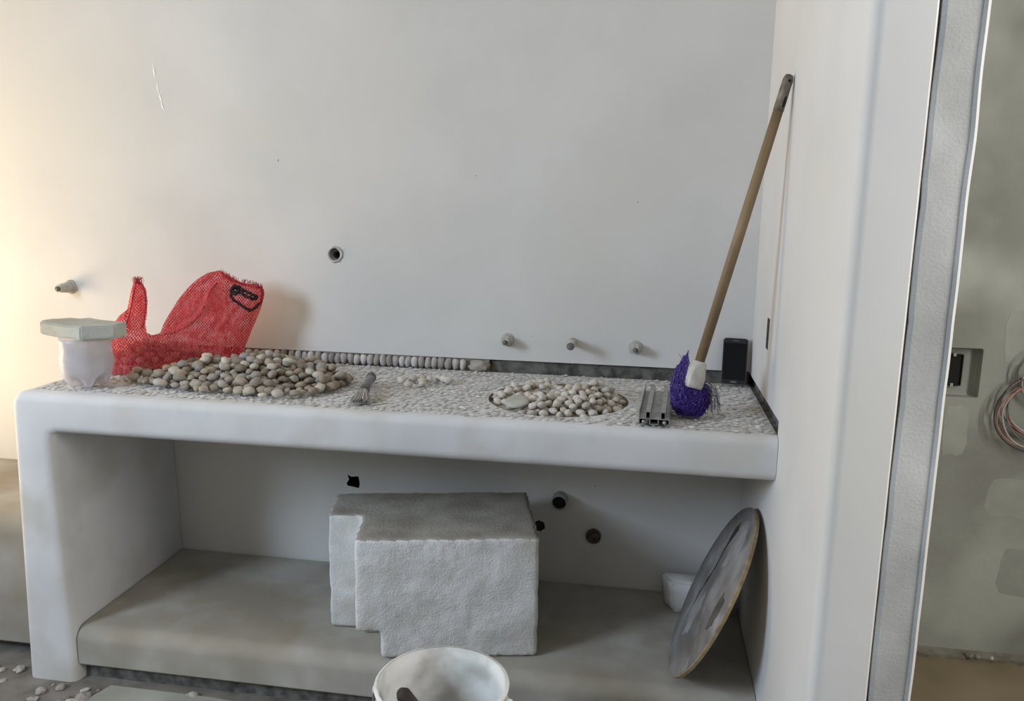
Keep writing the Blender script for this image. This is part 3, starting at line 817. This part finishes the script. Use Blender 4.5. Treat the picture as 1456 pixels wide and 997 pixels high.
for i in range(480):
    a, q = rnd.uniform(0, 6.28), math.sqrt(rnd.random())
    y0, z0 = 0.013 * q * math.cos(a), 0.009 * q * math.sin(a)
    le = 0.075 + rnd.uniform(-0.01, 0.008)
    add_tube(bm, [(0.175, y0, z0), (0.175 + le * .5, y0 * 1.5, z0 - 0.003), (0.175 + le, y0 * 2.1 + rnd.uniform(-.002, .002), max(-0.0145, z0 * 0.8 - 0.009))], [0.0010, 0.0010, 0.0006], 3)
o = from_bm('bristles', bm, M['dust_bristle'], brush); o['kind'] = 'stuff'

# ------------------------------------------------------------------ aluminium profile
ax0 = thing('aluminium_profile', (-0.326, -0.551, H + 0.004), 'short offcut of aluminium window track beside the broom', 'profile', (0, 0, -0.05))
LEN = 0.30
def wallbox(bm, x0, x1, z0, z1, l=LEN, y0=0.0): add_box(bm, x0, x1, y0, y0 + l, z0, z1)
W = 0.074; tw = 0.0022
bm = bmesh.new()
wallbox(bm, 0, W, 0.0135, 0.0155); wallbox(bm, 0, tw, 0, 0.0135); wallbox(bm, W - tw, W, 0, 0.0135)
wallbox(bm, 0, 0.012, 0, 0.0018); wallbox(bm, W - 0.012, W, 0, 0.0018); wallbox(bm, 0.026, W - 0.026, 0, 0.0018)
wallbox(bm, 0.026, 0.028, 0, 0.0135); wallbox(bm, W - 0.028, W - 0.026, 0, 0.0135)
from_bm('track_base', bm, M['alu'], ax0)
bm = bmesh.new(); wallbox(bm, 0, tw, 0.0155, 0.034); from_bm('flange', bm, M['alu'], ax0)
for xr in (0.016, 0.052):
    bm = bmesh.new()
    wallbox(bm, xr, xr + 0.0018, 0.0155, 0.032); wallbox(bm, xr + 0.0102, xr + 0.012, 0.0155, 0.032); wallbox(bm, xr, xr + 0.012, 0.0305, 0.0325)
    from_bm('rail', bm, M['alu'], ax0)
for xr in (0.012, W - 0.012):
    tube_obj('screw_channel', [(xr, 0, 0.006), (xr, LEN, 0.006)], 0.0042, M['alu'], ax0, 8)

# ------------------------------------------------------------------ broom
tip, foot = Vector((-0.012, -0.405, 1.690)), Vector((-0.196, -0.455, H + 0.092))
dv_ = (tip - foot); BL = dv_.length; qrot = dv_.to_track_quat('Z', 'Y')
broom = thing('broom', foot, 'purple-bristled broom with a wooden handle leaning on the partition wall', 'broom')
broom.rotation_euler = qrot.to_euler()
tube_obj('handle', [(0, 0, 0.03), (0, 0, BL * 0.5), (0, 0, BL - 0.082)], [0.0122, 0.0128, 0.0118], M['wood'], broom, 16)
bm = bmesh.new(); add_tube(bm, [(0, 0, BL - 0.086), (0, 0, BL - 0.012), (0, 0, BL - 0.002), (0, 0, BL)], [0.0126, 0.0122, 0.009, 0.004], 14)
sleeve = from_bm('end_sleeve', bm, M['metal_dull'], broom, True)
vd = (broom.rotation_euler.to_matrix().inverted() @ (campos - tip)).normalized()
va = math.atan2(vd.y, vd.x)
bm = bmesh.new(); bmesh.ops.create_icosphere(bm, subdivisions=2, radius=0.0042, matrix=Matrix.Translation((0.0105 * math.cos(va + .4), 0.0105 * math.sin(va + .4), BL - 0.016)))
from_bm('hanging_hole', bm, M['black'], sleeve, True)
bm = bmesh.new(); bmesh.ops.create_icosphere(bm, subdivisions=2, radius=1.0, matrix=Matrix.Translation((0.0105 * math.cos(va + .7), 0.0105 * math.sin(va + .7), BL - 0.066)) @ Matrix.Diagonal((0.004, 0.004, 0.018, 1)))
from_bm('split', bm, M['black'], sleeve, True)
# socket: chunky tapered block with a collar
bm = bmesh.new()
def rr_ring(hx, hy, z, r=0.3):
    return [bm.verts.new((hx * math.copysign(abs(math.cos(t)) ** r, math.cos(t)), hy * math.copysign(abs(math.sin(t)) ** r, math.sin(t)), z)) for t in [2 * math.pi * k / 28 for k in range(28)]]
rs = [rr_ring(0.0225, 0.020, -0.010), rr_ring(0.0245, 0.0215, 0.0), rr_ring(0.0235, 0.021, 0.020), rr_ring(0.021, 0.019, 0.036, 0.5), rr_ring(0.019, 0.018, 0.052, 0.8), rr_ring(0.0155, 0.0155, 0.056, 1), rr_ring(0.0135, 0.0135, 0.057, 1)]
for Aq, Bq in zip(rs[:-1], rs[1:]):
    for k in range(28): bm.faces.new((Aq[k], Aq[(k + 1) % 28], Bq[(k + 1) % 28], Bq[k]))
bm.faces.new(rs[0][::-1]); bm.faces.new(rs[-1])
from_bm('socket', bm, M['white_plastic'], broom, True)
# bristle head hangs almost straight down, squashed on the counter
inv = Matrix.LocRotScale(foot, qrot, None).inverted()
bc = Vector((-0.200, -0.437, H + 0.060))
def head_pt(a, b, k=1.0):   # a azimuth, b polar from top
    r = math.sin(b); z = math.cos(b)
    rad = 0.047 * max(0.0, r) ** -0.25 if r > 0.02 else 0.1
    p = Vector((r * math.cos(a) * rad * k, r * math.sin(a) * rad * 0.8 * k, z * 0.060 * k))
    if p.z > 0:      # flat under the socket, with a tuft that sticks up on one side
        t_ = max(0.0, min(1.0, (-p.x - 0.004) / 0.022))
        p.z *= 0.55 + 1.15 * t_
        if t_ > 0: p.x += 0.25 * t_ * max(0.0, p.z - 0.03); p.y += 0.3 * p.z * t_
    return bc + p
bm = bmesh.new(); bmesh.ops.create_icosphere(bm, subdivisions=4, radius=1.0)
for vv in bm.verts:
    d = vv.co.normalized(); a = math.atan2(d.y, d.x); b = math.acos(max(-1, min(1, d.z)))
    p = head_pt(a, b, 0.93 + 0.10 * noise.noise(d * 5)); p.z = max(p.z, H + 0.006)
    vv.co = inv @ p
from_bm('bristle_core', bm, M['purple_core'], broom, True)
bm = bmesh.new(); rnd = random.Random(8)
for i in range(1500):
    a = rnd.uniform(0, 6.283); b = math.acos(rnd.uniform(-1, 1))
    p = head_pt(a, b, rnd.uniform(0.92, 1.02)); q = head_pt(a + rnd.gauss(0, .22), b + rnd.gauss(0, .16), rnd.uniform(1.0, 1.17)); r_ = head_pt(a + rnd.gauss(0, .35), b + rnd.gauss(0, .25), rnd.uniform(0.95, 1.06))
    pts = []
    for w in (p, q, r_):
        w.z = max(w.z, H + 0.0065); pts.append(inv @ w)
    add_tube(bm, pts, [0.0009, 0.0009, 0.0006], 3, False)
o = from_bm('bristles', bm, M['purple'], broom); o['kind'] = 'stuff'
bm = bmesh.new()
for i in range(46):
    s0 = bc + Vector((0.038 + rnd.uniform(-.006, .006), rnd.uniform(-.03, .02), rnd.uniform(-.01, .045)))
    e0 = s0 + Vector((rnd.uniform(0.012, 0.04), rnd.uniform(-.015, .02), -rnd.uniform(0.03, 0.06)))
    e0.z = max(e0.z, H + 0.008); m0 = (s0 + e0) / 2 + Vector((0.008, 0, 0.006))
    add_tube(bm, [inv @ s0, inv @ m0, inv @ e0], 0.0007, 3, False)
o = from_bm('stray_bristles', bm, M['grey_bristle'], broom); o['kind'] = 'stuff'; o['label'] = 'frayed grey bristles'

# ------------------------------------------------------------------ phone
ph = thing('mobile_phone', (-0.052, -0.046, H + 0.005), 'black mobile phone propped upright in the corner of the counter', 'phone', (-0.255, 0, -0.09))
def rrect(w, h, r, n=5, z0=0.0):
    pts = []
    for cx, cy, a0 in ((w / 2 - r, h - r, 0), (-w / 2 + r, h - r, 90), (-w / 2 + r, r, 180), (w / 2 - r, r, 270)):
        pts += arc(cx, cy, r, a0, a0 + 90, n)
    return pts
def plate(name, w, h, r, y0, y1, mat, z0=0.0, x0=0.0, par=None):
    bm = bmesh.new(); add_prism(bm, [(x + x0, z + z0) for x, z in rrect(w, h, r)], 'y', y0, y1)
    return from_bm(name, bm, mat, par or ph)
PW, PH_ = 0.0705, 0.137
plate('back_shell', PW, PH_, 0.009, -0.0015, 0.0052, M['phone_body'])
plate('rim', PW + 0.0012, PH_ + 0.0012, 0.0095, -0.0032, -0.0015, M['phone_rim'], -0.0006)
fg = plate('front_glass', PW - 0.001, PH_ - 0.001, 0.0085, -0.0042, -0.003, M['phone_body'], 0.0005)
plate('screen', PW - 0.006, PH_ - 0.028, 0.001, -0.0046, -0.004, M['phone_glass'], 0.0135, par=fg)
plate('speaker_grille', 0.017, 0.0024, 0.001, -0.0047, -0.004, M['phone_grey'], PH_ - 0.0085, par=fg)
plate('home_button', 0.018, 0.0055, 0.0025, -0.0048, -0.004, M['phone_grey'], 0.0042, par=fg)

# ------------------------------------------------------------------ pipe stubs on the wall
def stub(x, z, L, label, r=0.013, thin=False, yaw=0.0):
    t = thing('pipe_stub', (x, 0, z), label, 'pipe')
    def cyl(name, y0, y1, r0, r1, mat, seg=20):
        return tube_obj(name, [(0, -y0, 0), (0, -y1, 0)], [r0, r1], mat, t, seg)
    if thin:
        cyl('pipe', 0, L, r * 0.95, r, M['fitting'])
        o = tube_obj('end_plug', [(0, -L, 0), (0, -L - 0.002, 0)], [r * 0.9, r * 0.8], M['fitting_dark'], t, 16)
    else:
        cyl('wall_flange', 0, 0.007, r * 1.65, r * 1.5, M['fitting'])
        tube_obj('body', [(0, -0.006, 0), (0, -L * .6, 0), (0, -L * .62, 0), (0, -L, 0)], [r * 1.25, r * 1.25, r * 1.05, r * 1.0], M['fitting'], t, 6, False)
        cyl('end_plug', L, L + 0.008, r * 0.62, r * 0.55, M['fitting_dark'], 8)
    return t
stub(-0.7404, 0.9570, 0.050, 'dusty pipe fitting on the wall above the end of the pebble row')
stub(-0.5360, 0.9605, 0.088, 'long thin pipe stub on the wall between two stubby fittings', 0.0125, True)
stub(-0.3431, 0.9505, 0.048, 'dusty pipe fitting on the wall between long pipe stub and broom')
stub(-2.245, 1.0725, 0.060, 'pipe fitting on the wall above the grey block', 0.0145)
# open pipe ends below the counter and the broken pipe hole above it
t = thing('drain_pipe', (-0.5603, 0, 0.4485), 'open grey drain pipe end sticking out of the wall under the counter', 'pipe')
bm = bmesh.new(); lathe(bm, [(0.0245, 0.0), (0.0245, 0.045), (0.0215, 0.045), (0.0215, 0.004)], 28, cap=False)
for vv in bm.verts: vv.co = Vector((vv.co.x, -vv.co.z, vv.co.y))
from_bm('pipe_wall', bm, M['pipe_grey'], t, True)
tube_obj('pipe_bore', [(0, -0.002, 0), (0, -0.036, 0)], 0.0217, M['black'], t, 24)  # solid black plug, the shade inside the pipe put into its colour
t = thing('capped_pipe', (-0.4502, 0, 0.3305), 'round pipe mouth packed with dirt low on the wall under the counter', 'pipe')
bm = bmesh.new(); lathe(bm, [(0.0245, 0.0), (0.0245, 0.010), (0.0215, 0.010), (0.0215, 0.001)], 28, cap=False)
for vv in bm.verts: vv.co = Vector((vv.co.x, -vv.co.z, vv.co.y))
from_bm('pipe_collar', bm, M['metal_dull'], t, True)
bm = bmesh.new(); lathe(bm, [(0.0214, 0.001), (0.0214, 0.004), (0.017, 0.006), (0.012, 0.004), (0.006, 0.007), (0.002, 0.0075)], 18)
for vv in bm.verts: vv.co = Vector((vv.co.x, -vv.co.z - 0.0015 * noise.noise(vv.co * 200), vv.co.y))
from_bm('dirt_plug', bm, M['dirt'], t)
t = thing('pipe_mouth', (-1.302, 0, 1.208), 'broken pipe mouth in the wall above the net bag and pebble row', 'pipe')
bm = bmesh.new(); lathe(bm, [(0.0255, -0.004), (0.0265, 0.002), (0.022, 0.0045), (0.0185, 0.001), (0.0175, -0.03)], 26, cap=False)
for vv in bm.verts:
    k = 1 + 0.12 * noise.noise(vv.co * 90); vv.co = Vector((vv.co.x * k, -vv.co.z * k, vv.co.y * k))
from_bm('crumbled_rim', bm, M['fitting'], t, True)
bm = bmesh.new(); lathe(bm, [(0.0155, -0.05), (0.0155, -0.004), (0.013, -0.004), (0.013, -0.05)], 22, cap=False)
for vv in bm.verts: vv.co = Vector((vv.co.x + 0.002, -vv.co.z, vv.co.y - 0.001))
from_bm('pipe_wall', bm, M['fitting_dark'], t, True)

# ------------------------------------------------------------------ polystyrene block on the shelf
ZB, ZTOP = 0.163, 0.507
FP = [(-1.047, -0.567), (-0.570, -0.462), (-0.655, -0.115), (-1.215, -0.245), (-1.178, -0.418), (-1.078, -0.405)]
bm = bmesh.new(); add_prism(bm, FP, 'z', ZB, ZTOP)
foam = from_bm('polystyrene_block', bm, [M['foam'], M['foam_dust']])
bmc = bmesh.new()
dx, dy = 0.477 / 0.488, 0.105 / 0.488
a = Vector((-1.047, -0.567)); 
cut = [a + Vector((-0.10 * dx + 0.05 * dy, -0.10 * dy - 0.05 * dx)), a + Vector((0.066 * dx + 0.05 * dy, 0.066 * dy - 0.05 * dx)), a + Vector((0.066 * dx - 0.135 * dy, 0.066 * dy + 0.135 * dx)), a + Vector((-0.1 * dx - 0.135 * dy, -0.1 * dy + 0.135 * dx))]
add_prism(bmc, [(q.x, q.y) for q in cut], 'z', ZB - 0.05, 0.243)
boolean_cut(foam, [from_bm('cutter', bmc, M['foam'])])
md = foam.modifiers.new('remesh', 'REMESH'); md.mode = 'VOXEL'; md.voxel_size = 0.0085; md.use_smooth_shade = True
bake(foam)
for vv in foam.data.vertices:
    c = vv.co
    n1 = noise.noise(c * 14) * 0.004 + noise.noise(c * 60) * 0.0022
    d = Vector((c.x + 0.85, c.y + 0.34, 0)).normalized()
    vv.co = c + d * n1 + Vector((0, 0, (noise.noise(c * 9) * 0.003 if c.z > 0.3 else 0.0)))
    if c.z < ZB + 0.004: vv.co.z = max(vv.co.z, ZB - 0.0008)
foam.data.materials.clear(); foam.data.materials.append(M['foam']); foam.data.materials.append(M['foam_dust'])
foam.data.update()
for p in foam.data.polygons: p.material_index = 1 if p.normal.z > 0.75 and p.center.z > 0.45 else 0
tag(foam, 'large white polystyrene block with a notched corner on the shelf', 'block')

# white offcut behind the round board
bm = bmesh.new(); add_prism(bm, [(-0.238, -0.085), (-0.205, -0.150), (-0.03, -0.165), (-0.02, -0.07)], 'z', ZB, 0.268)
for vv in bm.verts:
    if vv.co.z < 0.2: vv.co.x = vv.co.x * 0.93 - 0.003; vv.co.y += 0.01
bmesh.ops.bevel(bm, geom=list(bm.edges), offset=0.007, segments=2, affect='EDGES')
bmesh.ops.subdivide_edges(bm, edges=bm.edges, cuts=2, use_grid_fill=True)
for vv in bm.verts:
    vv.co += Vector((noise.noise(vv.co * 30), noise.noise(vv.co * 30 + Vector((5, 0, 0))), 0)) * 0.004
    vv.co.z = max(vv.co.z, ZB - 0.0005)
o = from_bm('polystyrene_offcut', bm, M['foam'], None, True)
tag(o, 'small white polystyrene offcut behind the round board', 'block')

# ------------------------------------------------------------------ round board leaning on the partition
DR = 0.241; th, phi = 0.4195, -0.0533
uu = Vector((math.sin(th) * math.cos(phi), math.sin(th) * math.sin(phi), math.cos(th)))
vvv = Vector((-math.sin(phi), math.cos(phi), 0)); nn = uu.cross(vvv).normalized()
if nn.x > 0: nn = -nn
disc = thing('round_board', (-0.1135, -0.4238, 0.3845), 'round plaster-stained wooden board leaning against the partition under the counter', 'board')
mr_ = Matrix((( uu.x, vvv.x, nn.x), (uu.y, vvv.y, nn.y), (uu.z, vvv.z, nn.z)))
disc.rotation_euler = mr_.to_euler()
bm = bmesh.new()
lathe(bm, [(DR - 0.0005, -0.006), (DR + 0.001, -0.004), (DR - 0.001, -0.001), (DR + 0.0008, 0.002), (DR - 0.001, 0.0045)], 64)
from_bm('board_edge', bm, M['ply_edge'], disc, True)
bm = bmesh.new(); lathe(bm, [(DR - 0.002, 0.0042), (DR - 0.003, 0.0058), (DR * 0.6, 0.0062), (0.01, 0.0064)], 64); bface = from_bm('board_face', bm, M['ply'], disc, True)
# cracked plaster skin and dark split along the face
def skin(name, pts, mat, z=0.0070):
    q = []
    for i in range(len(pts)):
        (a, b), (c, d) = pts[i], pts[(i + 1) % len(pts)]
        for t in (0.0, 0.25, 0.5, 0.75):
            u, w = a + (c - a) * t, b + (d - b) * t
            q.append((u + 0.010 * noise.noise((u * 60, w * 60, 1)), w + 0.010 * noise.noise((u * 60, w * 60, 8))))
    bm = bmesh.new(); add_prism(bm, q, 'z', 0.0058, z); o = from_bm(name, bm, mat, bface); return o
skin('split', [(0.165, 0.055), (0.10, 0.075), (0.02, 0.062), (-0.06, 0.075), (-0.13, 0.062), (-0.06, 0.083), (0.02, 0.072), (0.10, 0.088), (0.15, 0.095), (0.175, 0.075)], M['dark_wood'], 0.0070)
skin('plaster_stain', [(0.19, 0.0), (0.12, 0.025), (0.06, 0.01), (0.10, -0.03), (0.17, -0.035)], M['ply_pale'])
skin('plaster_stain', [(-0.02, 0.02), (-0.09, 0.03), (-0.16, 0.01), (-0.13, -0.03), (-0.05, -0.02)], M['ply_pale'])
skin('stain', [(0.07, -0.145), (0.02, -0.135), (-0.03, -0.165), (0.0, -0.195), (0.06, -0.185)], M['ply_dark'])

# ------------------------------------------------------------------ bucket with a tool in it
bk = thing('plastic_bucket', (-0.718, -0.935, 0.0), 'white plastic bucket on the floor before the shelf', 'bucket')
RZ = 0.367; RR = 0.1445
bm = bmesh.new()
lathe(bm, [(0.002, 0.001), (0.118, 0.001), (0.122, 0.006), (RR - 0.008, RZ - 0.05), (RR - 0.007, RZ - 0.048), (RR - 0.006, RZ - 0.004), (RR - 0.004, RZ), (RR - 0.008, RZ), (RR - 0.010, RZ - 0.05), (0.119, 0.008), (0.002, 0.006)], 56, cap=False)
from_bm('body', bm, M['bucket'], bk, True)
bm = bmesh.new(); lathe(bm, [(RR - 0.0045, RZ - 0.010), (RR, RZ - 0.008), (RR + 0.0008, RZ - 0.002), (RR - 0.002, RZ + 0.001), (RR - 0.006, RZ + 0.001)], 56, cap=False)
from_bm('rim', bm, M['bucket'], bk, True)
bm = bmesh.new(); lathe(bm, [(RR - 0.008, RZ - 0.062), (RR + 0.003, RZ - 0.060), (RR + 0.003, RZ - 0.057), (RR - 0.007, RZ - 0.055)], 56, cap=False)
from_bm('collar', bm, M['bucket'], bk, True)
pts = [( (RR + 0.006) * math.cos(t), (RR + 0.012) * -math.sin(t), RZ - 0.035 - 0.16 * math.sin(t)) for t in np.linspace(0, math.pi, 22)]
tube_obj('bail_handle', pts, 0.0022, M['metal_dull'], bk, 6)
for s in (-1, 1):
    o = tube_obj('handle_ear', [(s * (RR - 0.006), 0, RZ - 0.035), (s * (RR + 0.009), 0, RZ - 0.035)], [0.013, 0.009], M['bucket'], bk, 12)
bm = bmesh.new(); lathe(bm, [(0.1195, 0.008), (0.120, 0.05), (0.07, 0.058), (0.002, 0.06)], 40, cap=False)
o = from_bm('plaster_residue', bm, M['cement_grey'], bk, True)
tl = tube_obj('tool_handle', [(-0.640, -0.905, 0.066), (-0.70, -0.93, 0.20), (-0.762, -0.958, 0.30), (-0.794, -0.972, 0.352), (-0.800, -0.975, 0.360)], [0.012, 0.013, 0.015, 0.016, 0.009], M['dark_wood'], None, 14)
tag(tl, 'dark wooden tool handle standing in the white bucket', 'tool')

# ------------------------------------------------------------------ side room: socket box, cables, mortar
jb = thing('wall_box', (0.6125, 0.134, 0.9035), 'empty black electrical box set in the grey wall recess', 'electrical box')
bm = bmesh.new(); hw, hh = 0.024, 0.047
for b in ((-hw, hw, -0.004, -0.002, -hh, hh),): add_box(bm, *b)
from_bm('box_back', bm, M['black'], jb)
bm = bmesh.new()
for b in ((-hw - 0.002, -hw, -0.010, -0.001, -hh, hh), (hw, hw + 0.002, -0.010, -0.001, -hh, hh), (-hw, hw, -0.010, -0.001, hh, hh + 0.002), (-hw, hw, -0.010, -0.001, -hh - 0.002, -hh)): add_box(bm, *b)
jrim = from_bm('box_rim', bm, M['phone_body'], jb)
for s in (-1, 1):
    box_obj('screw_lug', (-0.004, 0.004, -0.0105, -0.003, s * hh - 0.005, s * hh + 0.005), M['pipe_grey'], jrim)
for (x0, x1, z0, z1, sd) in ((0.735, 0.84, 0.93, 1.10, 1), (0.74, 0.90, 0.45, 0.58, 2), (0.595, 0.665, 0.64, 0.80, 3), (0.80, 0.95, 0.20, 0.36, 4)):
    n = 14; rnd = random.Random(sd)
    pts = []
    for k in range(n):
        t = 2 * math.pi * k / n
        c, s = math.cos(t), math.sin(t)
        q = 1 / max(abs(c), abs(s))
        pts.append(((x0 + x1) / 2 + (x1 - x0) / 2 * c * q * rnd.uniform(.9, 1.05), (z0 + z1) / 2 + (z1 - z0) / 2 * s * q * rnd.uniform(.9, 1.05)))
    bm = bmesh.new(); add_prism(bm, pts, 'y', 0.0994, 0.102)
    from_bm('render_patch', bm, M['cement_patch'], wsr)
coil = thing('cable_coil', (0.86, 0.09, 0.84), 'coil of red, white and grey electrical cables hanging on the grey wall', 'cable')
rnd = random.Random(31)
kinds = ['cable_red', 'cable_white', 'cable_grey', 'cable_pink', 'cable_red', 'cable_white', 'cable_grey', 'cable_black', 'cable_pink', 'cable_white', 'cable_grey', 'cable_red']
for i, kd in enumerate(kinds):
    R1 = rnd.uniform(0.095, 0.125); R2 = rnd.uniform(0.085, 0.11); cx, cz = rnd.uniform(-0.025, 0.01), rnd.uniform(-0.055, -0.025); tl_ = rnd.uniform(-0.5, 0.5)
    if i >= 8: cx, cz, R1, R2 = cx + 0.055, cz + 0.115, rnd.uniform(0.105, 0.13), rnd.uniform(0.07, 0.10)
    if i == 7: R1, R2, cx, cz = 0.145, 0.12, 0.0, -0.045
    pts = []
    for k in range(36):
        t = 2 * math.pi * k / 36
        x, z = R1 * math.cos(t), R2 * math.sin(t)
        pts.append((cx + x * math.cos(tl_) - z * math.sin(tl_) + 0.004 * noise.noise((t, i, 0)), -0.012 - 0.02 * rnd.random() * 0.3 - 0.004 * (i % 4) + 0.006 * math.sin(t + i), cz + x * math.sin(tl_) + z * math.cos(tl_)))
    tube_obj('cable', pts, 0.0026 if i != 7 else 0.0018, M[kd], coil, 6, True, True)
rnd = random.Random(17)
def chunk(name, x, y, z, s, label, cat, group, mat='rubble', flat=0.7):
    bm = bmesh.new(); bmesh.ops.create_icosphere(bm, subdivisions=2, radius=1.0)
    off = Vector((rnd.uniform(0, 50), 0, 0))
    for vv in bm.verts:
        k = 1 + 0.32 * noise.noise(vv.co * 1.3 + off)
        vv.co = Vector((vv.co.x * s * k * 1.2, vv.co.y * s * k, max(-0.45, vv.co.z * k) * s * flat))
    o = from_bm(name, bm, M[mat])
    o.location = (x, y, z + 0.45 * s * flat); o.rotation_euler = (0, 0, rnd.uniform(0, 6))
    return tag(o, label, cat, group)
bm = bmesh.new(); add_box(bm, 0.15, 1.8, 0.055, 0.101, -0.009, 0.004)
bmesh.ops.subdivide_edges(bm, edges=[e for e in bm.edges if abs(e.verts[0].co.x - e.verts[1].co.x) > 1], cuts=60)
for vv in bm.verts:
    if vv.co.y < 0.08: vv.co.y += 0.014 * noise.noise(vv.co * 22); vv.co.z += 0.003 * noise.noise(vv.co * 40) - 0.001
from_bm('mortar_fillet', bm, M['cement_base'], floor2)
for i, (mx_, ms_) in enumerate(((0.735, 0.013), (0.757, 0.009), (0.80, 0.007))):
    chunk('mortar_lump', mx_, 0.062, 0.002, ms_, 'small mortar lump on the brown floor under the grey wall', 'rubble', 'mortar lumps along the side room wall')
# rubble on the floor round the foot of the counter
for i in range(46):
    if i < 18: x, y = rnd.uniform(-1.99, -1.80), rnd.uniform(-0.70, -0.595)
    elif i < 32: x, y = rnd.uniform(-2.30, -2.08), rnd.uniform(-0.62, -0.50)
    else: x, y = rnd.uniform(-1.85, -1.1), rnd.uniform(-0.60, -0.575)
    chunk('rubble_bit', x, y, 0.0, rnd.choice((0.006, 0.008, 0.010, 0.013, 0.017)) * (1.3 if i < 8 else 0.8), 'bit of plaster rubble on the floor at the foot of the counter', 'rubble', 'plaster rubble round the counter foot')
bm = bmesh.new(); add_prism(bm, [(-1.775, -0.578), (-1.47, -0.582), (-1.2, -0.60), (-1.18, -0.80), (-1.82, -0.80), (-1.80, -0.66)], 'z', 0.0005, 0.010)
bmesh.ops.bevel(bm, geom=list(bm.edges), offset=0.003, segments=1, affect='EDGES')
o = from_bm('board_offcut', bm, M['cement_room']); tag(o, 'flat pale board lying on the floor along the shelf', 'board')
